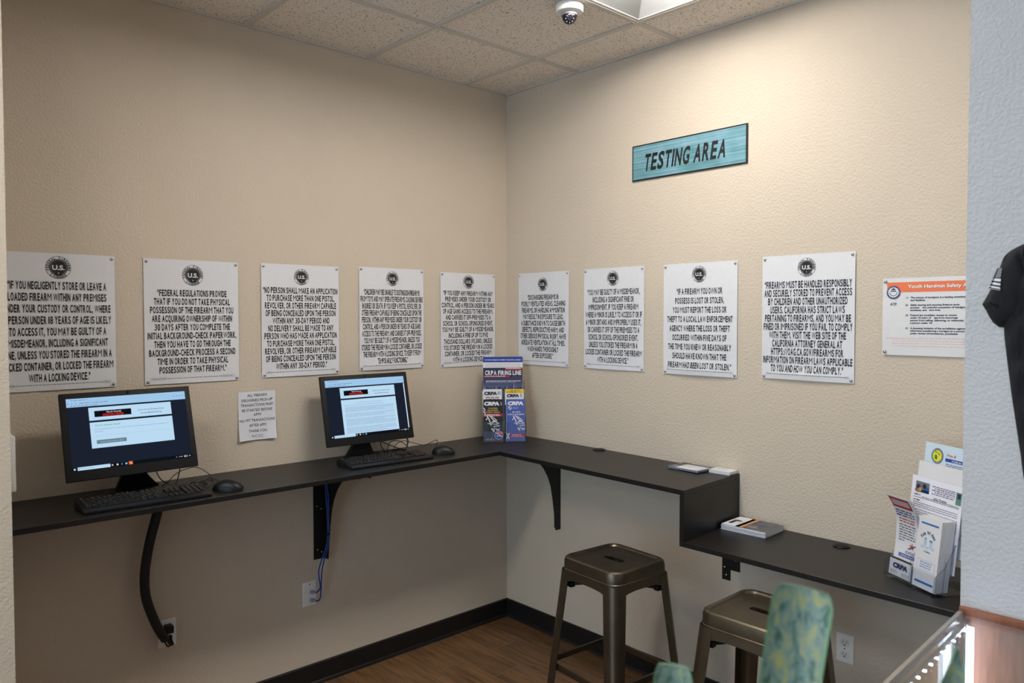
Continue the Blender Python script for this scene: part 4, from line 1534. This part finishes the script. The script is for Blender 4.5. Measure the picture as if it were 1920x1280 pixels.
for k in range(4):
    s = Sheet(.098, PHT, .0016, M_PAPER, 1, 22, lambda u, v, k=k: curl(u, v) - .0035 * k)
    if k == 0:
        s.rect(.004, PHT - .036, .094, PHT - .004, RED, 1, 8)
        s.rect(.010, PHT - .029, .088, PHT - .010, ink((206, 180, 174)), 2, 6)
        for q in range(3):
            s.small(.008, .09, PHT - .046 - q * .008, .0042, ink((60, 66, 110)), 1, q)
        for q in range(2):
            s.small(.016, .09, PHT - .073 - q * .009, .0042, ink((190, 70, 70)), 1, q + 8)
        for q in range(7):
            s.small(.014, .088 if q < 6 else .04, PHT - .093 - q * .0085, .0034, ink((80, 84, 110)), 1, q + 20)
        st = []
        for q in range(10):
            r_ = .014 if q % 2 == 0 else .006
            a = PI / 2 + q * PI / 5
            st.append((.076 + r_ * math.cos(a), .108 + r_ * math.sin(a)))
        s.poly(st, ink((206, 92, 50)), 1)
        s.line(.060, .098, .092, .114, .004, ink((60, 84, 150)), 2)
        s.line(.066, .092, .086, .100, .003, M_PAPER, 3)
        for q in range(2):
            s.small(.05, .092, .088 - q * .005, .003, ink((90, 90, 110)), 1, q + 40)
        s.rect(.022, .066, .092, .078, ink((52, 72, 150)), 1)
        s.text('TOGETHER WE WILL', .057, .072, .0058, CR, 1, 'c', .02, 2, width=.062)
        for q in range(3):
            s.small(.02, .09, .058 - q * .005, .0024, ink((130, 134, 150)), 1, q + 50)
    rr.sheet(s, 'pamphlet', .003, .026, .008, label=('white pamphlet with a red head curling forward in the right brochure holder' if k == 0 else 'white pamphlet under the red headed one, %s below the front' % ('', 'first', 'second', 'third')[k]), cat='pamphlet', group='red headed pamphlets')
# business card
s = Sheet(.098, .060, .003, M_PAPER, 1, 1)
s.rect(0, .053, .098, .060, ink((60, 60, 66)), 1)
s.text('CRPA', .050, .034, .0155, ink((52, 48, 92)), 1, 'c', .07, 2, width=.066, shear=.08)
for q in range(3):
    s.small(.006, .04, .016 - q * .004, .0018, ink((130, 130, 140)), 1, q)
    s.small(.058, .092, .014 - q * .004, .0018, ink((130, 130, 140)), 1, q + 5)
rr.sheet(s, 'card', .006, .006, .012, label='white CRPA card at the front left of the right brochure holder', cat='card')
# kids booklet and the leaflets stacked behind it
BK = ink((28, 104, 176))
for k in range(9):
    s = Sheet(.096, .226, .0036, M_PAPER, 1, 1)
    if k == 0:
        s.rect(.012, .204, .084, .2095, BK, 1)
        s.arc("Kids 'N' Pets", .047, .145, .034, PI * .82, PI * .18, .0098, ink((30, 70, 110)), 1, .03)
        for (u, v) in ((.036, .152), (.060, .147)):
            s.disc(u, v + .006, .0055, ink((150, 190, 214)), 1, 14)
            s.rect(u - .005, v - .014, u + .005, v, ink((176, 206, 226)), 1)
        s.rect(.054, .154, .066, .158, ink((20, 120, 160)), 2)
        for u in (.024, .030, .042, .050, .066, .072):
            s.disc(u, .132, .004, ink((186, 210, 230)), 1, 10)
        s.text('& Safety', .048, .119, .0058, ink((40, 80, 120)), 1, 'c', .01, 1, width=.026)
        s.frame(.010, .058, .086, .090, .0007, ink((80, 130, 190)), 1)
        for q in range(3):
            s.small(.024, .074, .083 - q * .0075, .0028, ink((90, 140, 196)), 1, q)
        s.rect(.010, .016, .086, .023, BK, 1)
    rr.sheet(s, 'booklet', .112, .007 + .0056 * k, .008, label=("white Kids 'N' Pets booklet with blue bars in the right brochure holder" if k == 0 else "plain white booklet in the pack behind the Kids 'N' Pets booklet"), cat='booklet', group='white booklets in the right holder')

# ------------------------------------------------------------------ things lying on the right counters
cz = zc(-1.22) + .0002
t = thing('card_holder', 'clear flat card holder with a white card, lying on the upper right counter', 'card holder', (-0.088, -1.300, cz), math.radians(-2))
bm = nb()
box(bm, -.058, .058, -.082, .082, .0, .0105, bev=.0015)
obj('case', bm, clear('frosted_case', (.80, .84, .9), .12), t)
bm = nb()
box(bm, -.054, .054, -.078, .078, .0015, .009)
obj('card_stack', bm, mat('grey_card_edges', (150, 152, 158), .5), t)
s = Sheet(.156, .108, .0006, M_PAPER, 1, 1)
s.rect(0, 0, .04, .108, ink((120, 122, 130)), 1)
s.disc(.02, .06, .014, ink((70, 72, 84)), 2, 16)
s.rect(.0, .092, .156, .108, ink((70, 76, 92)), 1)
s.rect(.13, .0, .156, .092, ink((196, 198, 204)), 1)
for q in range(4):
    s.small(.05, .12, .08 - q * .014, .003, ink((170, 172, 180)), 1, q)
s.build('card', (-.054, .078, .0106), (0, -1, 0), (1, 0, 0), t)
cz = zc(-1.46) + .0002
for k in range(5):
    s = Sheet(.100, .070, .0026, M_PAPER, 1, 1)
    if k == 4:
        s.small(.012, .06, .05, .005, ink((120, 122, 130)), 1, 3)
        s.small(.012, .08, .03, .003, ink((170, 172, 180)), 1, 4)
    s.build('card', (-.078 + .001 * (k % 2), -1.388 - .0015 * (k % 3), cz + .0028 * (k + 1)), (0.02, -1, 0), (1, .02, 0), None, 'white card in the stack ending the upper right counter, %s' % ('lowest', 'second from the bottom', 'middle one', 'second from the top', 'topmost')[k], 'card', 'stacked white cards')
M_EDGE = mat('magazine_edges', (205, 206, 212), 0.5, noise=0.08, nscale=3, stretch=(1, 1, 400))
for k in range(6):
    s = Sheet(.196, .150, .0036, M_EDGE, 1, 1)
    if k == 5:
        s.rect(.001, .001, .196, .150, ink((96, 94, 98)), 1)
        s.rect(0, 0, .076, .150, ink((232, 232, 236)), 2)
        s.rect(.060, .0, .092, .150, ink((196, 140, 92)), 2)
        s.rect(.092, .0, .100, .150, ink((70, 62, 62)), 2)
        s.disc(.03, .085, .022, ink((80, 58, 52)), 3, 16, .010)
        s.rect(.012, .030, .028, .075, ink((36, 34, 40)), 3)
        s.text('Guide', .047, .075, .014, ink((236, 232, 226)), 1, 'c', .04, 4, width=.08, rot=PI / 2)
        for q in range(3):
            s.rect(.10 + q * .012, .02, .103 + q * .012, .06, ink((190, 188, 190)), 3)
        s.disc(.135, .085, .014, ink((96, 92, 150)), 3, 12, .02)
        s.line(.12, .05, .16, .12, .004, ink((140, 138, 144)), 3)
        s.line(.15, .03, .17, .10, .003, ink((70, 70, 76)), 3)
        s.small(.11, .15, .035, .004, ink((214, 206, 190)), 4, 8)
    a = random.Random(k).uniform(-.012, .012)
    s.build('magazine', (-.182 + .002 * (k % 2), -1.510 - .0015 * (k % 3) - .004, LZ + .0002 + .0038 * (k + 1)), (a + .02, -1, 0), (1, a, 0), None, ('grey and orange magazine on top of the pile on the low counter' if k == 5 else 'magazine in the pile on the low counter, %s from the bottom' % ('first', 'second', 'third', 'fourth', 'fifth')[k]), 'magazine', 'magazines piled on the low counter')

# ------------------------------------------------------------------ metal stools


def stool(loc, rz, label):
    t = thing('bar_stool', label, 'stool', loc, rz, 'metal bar stools')
    H = .762
    bm = nb()
    R = [[bm.verts.new(p) for p in rsq(a, a, r, z, 6)] for a, r, z in ((.129, .034, H - .007), (.134, .037, H - .0012), (.146, .046, H), (.152, .048, H - .004), (.1555, .05, H - .014), (.156, .05, H - .044), (.1585, .051, H - .046), (.1585, .051, H - .050))]
    n = len(R[0])
    for a, b in zip(R[:-1], R[1:]):
        for i in range(n):
            bm.faces.new((a[i], a[(i + 1) % n], b[(i + 1) % n], b[i]))
    slot = []
    for k in range(20):
        a = 2 * PI * k / 20
        slot.append((.017 * math.cos(a), .034 * (1 if math.sin(a) >= 0 else -1) + .017 * math.sin(a) if abs(math.sin(a)) > 1e-6 else .034, H - .007))
    S0 = [bm.verts.new(p) for p in slot]
    S1 = [bm.verts.new((x * 1.0, y * 1.0, H - .012)) for x, y, z in slot]
    m_ = len(S0)
    for i in range(m_):
        bm.faces.new((S0[i], S0[(i + 1) % m_], S1[(i + 1) % m_], S1[i]))
    es = [bm.edges.get((R[0][i], R[0][(i + 1) % n])) for i in range(n)] + [bm.edges.get((S0[i], S0[(i + 1) % m_])) for i in range(m_)]
    bmesh.ops.triangle_fill(bm, use_beauty=True, use_dissolve=False, edges=es)
    obj('seat', bm, M_GUN, t, 0.42)
    # apron: thin wall with an arched lower edge
    bm = nb()
    out = rsq(.157, .157, .05, H - .048, 6)
    top_o, bot_o, top_i, bot_i = [], [], [], []
    ring = []
    for i, p in enumerate(out):
        q = out[(i + 1) % n]
        ring.append(p)
        if abs(p[0] - q[0]) > .1 or abs(p[1] - q[1]) > .1:
            for k in range(1, 8):
                ring.append(tuple(p[j] + (q[j] - p[j]) * k / 8 for j in range(3)))
    for p in ring:
        e = min(abs(p[0]), abs(p[1])) / .107                       # 0 mid side, 1 at the corner
        e = min(1, e)
        drop = .031 + .010 * e ** 3
        top_o.append(bm.verts.new(p))
        bot_o.append(bm.verts.new((p[0] * 1.02, p[1] * 1.02, p[2] - drop)))
        top_i.append(bm.verts.new((p[0] * .98, p[1] * .98, p[2])))
        bot_i.append(bm.verts.new((p[0] * 1.0, p[1] * 1.0, p[2] - drop)))
    N_ = len(ring)
    for i in range(N_):
        j = (i + 1) % N_
        for a, b in ((top_o, bot_o), (bot_o, bot_i), (bot_i, top_i), (top_i, top_o)):
            bm.faces.new((a[i], a[j], b[j], b[i]))
    obj('apron', bm, M_GUN, t, 0.7)

    def half(z):
        return .216 - (.216 - .158) * (z / (H - .05))
    legs = []
    for (sx, sy) in ((1, 1), (-1, 1), (-1, -1), (1, -1)):
        bm = nb()
        rings = []
        for z in (H - .052, H - .10, H - .2, .40, .2, .012, 0.0):
            h_ = half(z)
            q = z / H
            w = .046 + .018 * q
            r = .016 + .022 * q
            th = .0025
            o_ = [(0, -w), (0, -r)] + [(-r + r * math.cos(a), -r + r * math.sin(a)) for a in [PI / 2 * k / 6 for k in range(1, 6)]] + [(-r, 0), (-w, 0)]
            o_ += [(-w, -th), (-r, -th)] + [(-r + (r - th) * math.cos(a), -r + (r - th) * math.sin(a)) for a in [PI / 2 * k / 6 for k in range(5, 0, -1)]] + [(-th, -r), (-th, -w)]
            rings.append([(sx * (h_ + x), sy * (h_ + y), z) for x, y in o_])
        loft(bm, rings)
        lg = obj('leg', bm, M_GUN, t, 0.7)
        bm = nb()
        box(bm, sx * .216 - .019 - sx * .017, sx * .216 + .019 - sx * .017, sy * .216 - .019 - sy * .017, sy * .216 + .019 - sy * .017, .0005, .014, bev=.003)
        obj('foot_cap', bm, M_RUBBER, lg)
    zb = .335
    h_ = half(zb) - .014
    for (a, b) in (((1, 1), (-1, 1)), ((-1, 1), (-1, -1)), ((-1, -1), (1, -1)), ((1, -1), (1, 1))):
        bm = nb()
        dz = .0 if a[1] == b[1] else .022
        p, q = Vector((a[0] * h_, a[1] * h_, zb - dz)), Vector((b[0] * h_, b[1] * h_, zb - dz))
        d = (q - p).normalized()
        nrm = Vector((-d.y, d.x, 0)) * .005
        up = Vector((0, 0, .011))
        loft(bm, [[tuple(c + nrm * x + up * z) for x, z in ((-1, -1), (1, -1), (1, 1), (-1, 1))] for c in (p, q)])
        obj('foot_rail', bm, M_GUN, t)
    zr = H - .116
    h_ = half(zr) - .012
    for k, (sx, sy) in enumerate(((1, 1), (1, -1))):
        bm = nb()
        tube(bm, [(sx * h_, sy * h_, zr - .004 * k), (0, 0, zr + .014 * k), (-sx * h_, -sy * h_, zr - .004 * k)], .0060, 8, 4)
        rod = obj('cross_rod', bm, M_IRON, t, 1.0)
        for e in (-1, 1):
            bm = nb()
            c = Vector((sx * e * h_ * .80, sy * e * h_ * .80, zr))
            box(bm, c.x - .012, c.x + .012, c.y - .012, c.y + .012, c.z - .010, c.z + .012, bev=.003)
            obj('rubber_clip', bm, M_RUBBER, rod)
    return t


stool((-0.590, -1.285, 0), math.radians(-5), 'bronze metal bar stool further from the viewer, below the step panel')
stool((-0.655, -1.972, 0), math.radians(0), 'bronze metal bar stool under the low counter, half hidden by the plant leaf')

# ------------------------------------------------------------------ glass showcase
CZ = .965
CX0, CX1, CY0, CY1 = -1.43, PX - .002, -4.3, PY - .002
t = thing('display_case', 'glass topped display case with aluminium edges beside the near right wall', 'display case', (CX1, CY1, 0))
ox, oy = CX1, CY1


def cbox(name, M, x0, x1, y0, y1, z0, z1, bev=0.0, parent=None):
    bm = nb()
    box(bm, x0 - ox, x1 - ox, y0 - oy, y1 - oy, z0, z1, bev=bev)
    return obj(name, bm, M, parent or t)


def cend(name, M, x0, x1, i0, i1, z0, z1, bev=0.0, parent=None):
    """part that follows the slightly slanted end: from i0 to i1 inside the end line (i1 None: to the far end)"""
    ln = lambda x, i: CY1 - .043 * (CX1 - x) - i - oy
    far = [(x1 - ox, ln(x1, i1)), (x0 - ox, ln(x0, i1))] if i1 is not None else [(x1 - ox, CY0 - oy), (x0 - ox, CY0 - oy)]
    bm = nb()
    prism(bm, [(x0 - ox, ln(x0, i0)), (x1 - ox, ln(x1, i0))] + far, 2, z0, z1)
    if bev:
        bmesh.ops.bevel(bm, geom=list(bm.edges), offset=bev, segments=2, affect='EDGES')
    return obj(name, bm, M, parent or t)


M_OAK = mat('orange_wood_veneer', (176, 112, 78), 0.45, noise=.22, nscale=7, stretch=(1, 12, 1.5))
cend('cabinet_base', mat('dark_cabinet', (70, 52, 42), 0.5), CX0, CX1, 0, None, 0.0, .55)
cend('deck', M_OAK, CX0 + .012, CX1 - .012, .010, None, .55, .565)
cbox('back_panel', M_OAK, CX1 - .012, CX1, CY0, CY1, .55, CZ - .02)
cend('top_glass', M_GLASS, CX0 + .012, CX1 - .016, .012, None, CZ - .010, CZ - .003)
cend('end_glass', M_GLASS, CX0 + .012, CX1 - .016, .002, .008, .565, CZ - .024)
cbox('front_glass', M_GLASS, CX0 + .002, CX0 + .008, CY0 + .01, CY1 - .048, .565, CZ - .024)
cend('glass_shelf', M_GLASS, CX0 + .08, CX1 - .07, .03, None, .76, .766)
cend('edge_rail', M_ALU, CX0, CX1 - .016, 0, .013, CZ - .022, CZ, .002)
cbox('edge_rail', M_ALU, CX0, CX0 + .013, CY0, CY1 - .044, CZ - .022, CZ, .002)
cend('corner_post', M_ALU, CX0, CX0 + .016, 0, .016, .55, CZ - .022, .002)
cbox('back_trim', mat('cherry_trim', (150, 88, 58), 0.45, noise=.12, nscale=10, stretch=(1, 8, 1)), CX1 - .016, CX1, CY0, CY1, CZ - .02, CZ + .007, .002)
M_LED = emit('cool_led', (214, 226, 255), 9.0)
M_LED2 = emit('led_dots', (205, 220, 255), 90.0)
strip = cbox('light_strip', M_ALU, CX1 - .040, CX1 - .014, CY1 - .028, CY1 - .018, .57, CZ - .024, .002)
cbox('lit_tube', M_LED, CX1 - .054, CX1 - .036, CY1 - .042, CY1 - .029, .58, CZ - .03, 0, strip)
bar = cend('light_bar', M_ALU, CX0 + .03, CX1 - .06, .016, .026, CZ - .030, CZ - .024)
for k in range(13):
    x = CX1 - .07 - k * .044
    yl = CY1 - .043 * (CX1 - x)
    cbox('led_dot', M_LED2, x - .002, x + .002, yl - .0285, yl - .0255, CZ - .0335, CZ - .0300, 0, bar)

# ------------------------------------------------------------------ T-shirt on the near right wall
# outline in (y, z) on the wall, left half seen; mirrored about the shirt's middle
SX = PX - .004
YC = -2.945
half_ = [(-2.895, 1.945), (-2.835, 1.948), (-2.770, 1.925), (-2.704, 1.899), (-2.668, 1.878), (-2.653, 1.851)]
sleeve_o = [(-2.704, 1.897), (-2.668, 1.877), (-2.654, 1.849), (-2.636, 1.796), (-2.616, 1.754), (-2.624, 1.738), (-2.630, 1.731), (-2.628, 1.727), (-2.640, 1.706), (-2.653, 1.695), (-2.665, 1.694), (-2.70, 1.72), (-2.72, 1.80)]
body_l = [(-2.668, 1.878), (-2.656, 1.85), (-2.661, 1.79), (-2.664, 1.694), (-2.669, 1.637), (-2.683, 1.528), (-2.700, 1.41), (-2.714, 1.314), (-2.722, 1.20)]
M_SHIRT = mat('black_cotton', (26, 26, 32), 0.85, noise=.08, nscale=60, bump=.15, bscale=500)


bm_depth = []


def puff(outline, thick, folds, seed=0, cuts=3):
    """cloth with depth: a closed outline in (a, b), flat at the back, bulging to the front with folds"""
    bm = nb()
    vs = [bm.verts.new((0, a, b)) for a, b in outline]
    f = bm.faces.new(vs)
    bmesh.ops.triangulate(bm, faces=[f])
    for _ in range(cuts):
        bmesh.ops.subdivide_edges(bm, edges=[e for e in bm.edges if e.calc_length() > .012], cuts=1, use_grid_fill=False)
        bmesh.ops.triangulate(bm, faces=bm.faces)
    seg = [(Vector(outline[i]), Vector(outline[(i + 1) % len(outline)])) for i in range(len(outline))]

    def dist(p):
        m_ = 9
        for a, b in seg:
            ab = b - a
            q = max(0, min(1, (p - a).dot(ab) / ab.length_squared))
            m_ = min(m_, (p - a - ab * q).length)
        return m_
    R_ = .03

    def depth(a, b):
        d = min(1, dist(Vector((a, b))) / R_)
        return -thick * math.sqrt(max(0, 1 - (1 - d) ** 2)) - d * folds(a, b)
    bm_depth.append(depth)
    for v in bm.verts:
        v.co.x = depth(v.co.y, v.co.z)
    edge = [e for e in bm.edges if e.is_boundary]
    r = bmesh.ops.extrude_edge_only(bm, edges=edge)
    nv = [g for g in r['geom'] if isinstance(g, bmesh.types.BMVert)]
    for v in nv:
        v.co.x += .004
    ne = [g for g in r['geom'] if isinstance(g, bmesh.types.BMEdge) and g.is_boundary]
    bmesh.ops.triangle_fill(bm, use_beauty=True, edges=ne)
    return bm


t = thing('t_shirt', 'black T-shirt with a flag patch on its sleeve, hanging on the near right wall', 't-shirt', (SX, YC, 1.2))


def curve2(pts, sub=3):
    return [(p.x, p.y) for p in spline([(a, b, 0) for a, b in pts], sub)]


def mirror(pts):
    return [(2 * YC - a, b) for a, b in pts]


def put(name, bm, M, sm=1.0, parent=t):
    for v in bm.verts:
        v.co.y -= YC
        v.co.z -= 1.2
    return obj(name, bm, M, parent, sm)


body_out = [(YC, 1.915), (-2.895, 1.935), (-2.88, 1.948), (-2.770, 1.925)] + curve2([(-2.770, 1.925), (-2.704, 1.899)] + body_l)[1:]
body_out = body_out + mirror(body_out[1:])[::-1]
put('body', puff(body_out, .018, lambda a, b: .006 * math.sin(38 * a + 9 * b) * max(0, 1.9 - b) + .004 * math.sin(60 * (a + b)), 1, 4), M_SHIRT)
for side in (0, 1):
    so = curve2(sleeve_o[:5] , 3)[:-1] + sleeve_o[4:]
    pts = so if side == 0 else mirror(so)[::-1]
    sl = put('sleeve', puff(pts, .024, lambda a, b: .004 * math.sin(70 * (a - b)), 2, 3), M_SHIRT)
    if side == 0:
        sd = bm_depth[-1]
        # dark patch on the sleeve: shade inside the cuff, put into the colour
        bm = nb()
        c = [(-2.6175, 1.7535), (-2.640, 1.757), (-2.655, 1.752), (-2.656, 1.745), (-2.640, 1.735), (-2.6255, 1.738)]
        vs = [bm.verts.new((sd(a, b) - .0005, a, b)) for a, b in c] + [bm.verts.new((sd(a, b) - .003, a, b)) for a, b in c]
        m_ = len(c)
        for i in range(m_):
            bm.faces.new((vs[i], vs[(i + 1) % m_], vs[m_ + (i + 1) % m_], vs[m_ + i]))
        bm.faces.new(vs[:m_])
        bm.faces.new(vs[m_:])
        put('cuff_opening_shade', bm, mat('cuff_shade', (10, 10, 12), .9), None, sl)
        # flag patch: stars above stripes, follows the sleeve
        bm = nb()
        A, B, C_, D_ = Vector((-2.650, 1.842)), Vector((-2.663, 1.843)), Vector((-2.6615, 1.785)), Vector((-2.632, 1.792))

        def fl(p, q):
            a = A.lerp(D_, q)
            b = B.lerp(C_, q)
            return a.lerp(b, p)

        def patch(p0, q0, p1, q1, mi, x):
            nx, nz = max(1, int((p1 - p0) * 10)), max(1, int((q1 - q0) * 10))
            g = [[fl(p0 + (p1 - p0) * i / nx, q0 + (q1 - q0) * j / nz) for i in range(nx + 1)] for j in range(nz + 1)]
            vv = [[bm.verts.new((sd(c.x, c.y) + x, c.x, c.y)) for c in r_] for r_ in g]
            for j in range(nz):
                for i in range(nx):
                    bm.faces.new((vv[j][i], vv[j][i + 1], vv[j + 1][i + 1], vv[j + 1][i])).material_index = mi
        patch(0, 0, 1, 1, 0, -.0015)
        for k in range(7):
            for j in range(6):
                p, q = (j + .5 * (k % 2) + .25) / 6.3, .04 + k * .064
                if p < .95:
                    patch(p - .045, q - .014, p + .045, q + .014, 1, -.0026)
        for q0, q1 in ((.50, .62), (.69, .79), (.86, .94), (.985, 1.0)):
            patch(0, q0, 1, q1, 1, -.0026)
        put('flag_patch', bm, [ink((24, 26, 40)), ink((226, 228, 236))], None, sl)
# hanger hook and collar
bm = nb()
for k in range(17):
    pass
tube(bm, [(-.024, YC + .06 * math.cos(a), 1.925 + .035 * math.sin(a)) for a in [PI + PI * k / 12 for k in range(13)]], .006, 8, 2)
put('collar', bm, M_SHIRT)
bm = nb()
tube(bm, [(-.012, YC, 1.93), (-.012, YC, 1.98), (-.012, YC + .018, 2.0), (-.008, YC, 2.02), (-.002, YC - .006, 2.0)], .0025, 8)
put('hanger_hook', bm, M_STEEL)

# ------------------------------------------------------------------ snake plant in the foreground


def leaf_mat():
    M = bpy.data.materials.new('snake_plant_leaf')
    M.use_nodes = True
    nt = M.node_tree
    b = nt.nodes['Principled BSDF']
    tc = nt.nodes.new('ShaderNodeTexCoord')
    mp = nt.nodes.new('ShaderNodeMapping')
    mp.inputs['Scale'].default_value = (60, 60, 34)
    nt.links.new(tc.outputs['Object'], mp.inputs[0])
    n = nt.nodes.new('ShaderNodeTexNoise')
    n.inputs['Scale'].default_value = 1.6
    n.inputs['Detail'].default_value = 4
    n.inputs['Distortion'].default_value = 0.7
    nt.links.new(mp.outputs[0], n.inputs['Vector'])
    r = nt.nodes.new('ShaderNodeValToRGB')
    el = r.color_ramp.elements
    el[0].position, el[0].color = .37, lin((76, 110, 84))
    el[1].position, el[1].color = .67, lin((184, 180, 112))
    for p, c in ((.46, (122, 146, 134)), (.55, (144, 160, 138))):
        e = el.new(p)
        e.color = lin(c)
    nt.links.new(n.outputs['Fac'], r.inputs[0])
    nt.links.new(r.outputs[0], b.inputs['Base Color'])
    b.inputs['Roughness'].default_value = 0.32
    return M


M_LEAF = leaf_mat()
M_LEAFE = mat('leaf_margin', (128, 170, 130), .4, noise=.08)
PB = Vector((-2.29, -2.80, 0))
t = thing('snake_plant', 'green mottled snake plant with tall upright leaves close to the viewer', 'potted plant', PB)
obj('pot', lathe([(0, .002), (.11, .002), (.125, .02), (.15, .40), (.155, .42), (.142, .42), (.138, .395), (0.0, .395)], 32), mat('grey_pot', (120, 118, 112), .6), t, .6)
obj('soil', lathe([(0, .388), (.137, .388), (.137, .402), (.06, .41), (0, .408)], 24), mat('potting_soil', (48, 36, 28), .9, noise=.3, bump=.5, bscale=90), t, .8)


def leaf(base, tip, w0, w1, face, blunt=True, curl_=.35):
    """leaf from base to tip; face = direction the flat side looks to"""
    base, tip = Vector(base), Vector(tip)
    ax = (tip - base)
    L = ax.length
    ax.normalize()
    fc = Vector(face)
    fc = (fc - ax * fc.dot(ax)).normalized()
    sd = ax.cross(fc)
    bm = nb()
    rows = []
    N_ = 26
    for k in range(N_ + 1):
        q = 1 - (1 - k / N_) ** 1.7
        w = w0 + (w1 - w0) * min(1, q * 1.3)
        if blunt:
            w *= 1 - .20 * max(0, (q - .985) / .015) ** 2
        else:
            w *= max(.10, 1 - max(0, (q - .90) / .1) ** 1.8)
        p = base + ax * L * q + fc * .012 * math.sin(2.2 * q)
        row = []
        for j in range(9):
            x = math.sin(PI / 2 * (j / 4 - 1))
            z = curl_ * w * (x * x - .4)
            row.append(p + sd * x * w / 2 + fc * z * .5)
        rows.append(row)
    th = .0022
    A = [[bm.verts.new(v) for v in r_] for r_ in rows]
    B = [[bm.verts.new(v - fc * th * (1 if 0 < j < 8 else .2)) for j, v in enumerate(r_)] for r_ in rows]
    for k in range(N_):
        for j in range(8):
            mi = 1 if j in (0, 7) else 0
            bm.faces.new((A[k][j], A[k][j + 1], A[k + 1][j + 1], A[k + 1][j])).material_index = mi
            bm.faces.new((B[k][j + 1], B[k][j], B[k + 1][j], B[k + 1][j + 1])).material_index = mi
        for j in (0, 8):
            bm.faces.new((A[k][j], A[k + 1][j], B[k + 1][j], B[k][j])).material_index = 1
    for k in (0, N_):
        for j in range(8):
            bm.faces.new((A[k][j], A[k][j + 1], B[k][j + 1], B[k][j])).material_index = 1
    for v in bm.verts:
        v.co -= PB
    return obj('leaf', bm, [M_LEAF, M_LEAFE], t, 1.0)


view = Vector((-.75, -.45, .1))
leaf((-2.335, -2.768, .40), (-2.2235, -2.8725, 1.456), .056, .056, view)
leaf((-2.34, -2.775, .40), (-2.318, -2.788, 1.381), .034, .037, view)
leaf((-2.22, -2.87, .40), (-2.117, -2.974, 1.397), .045, .046, (-.6, -.6, .0), False)
leaf((-2.27, -2.74, .40), (-2.17, -2.66, 1.02), .04, .05, (-.2, -.8, 0), False)
leaf((-2.33, -2.85, .40), (-2.40, -2.92, .95), .04, .05, (-.8, -.1, 0), False)
leaf((-2.22, -2.80, .40), (-2.08, -2.79, 1.0), .04, .05, (-.6, -.4, 0), False)
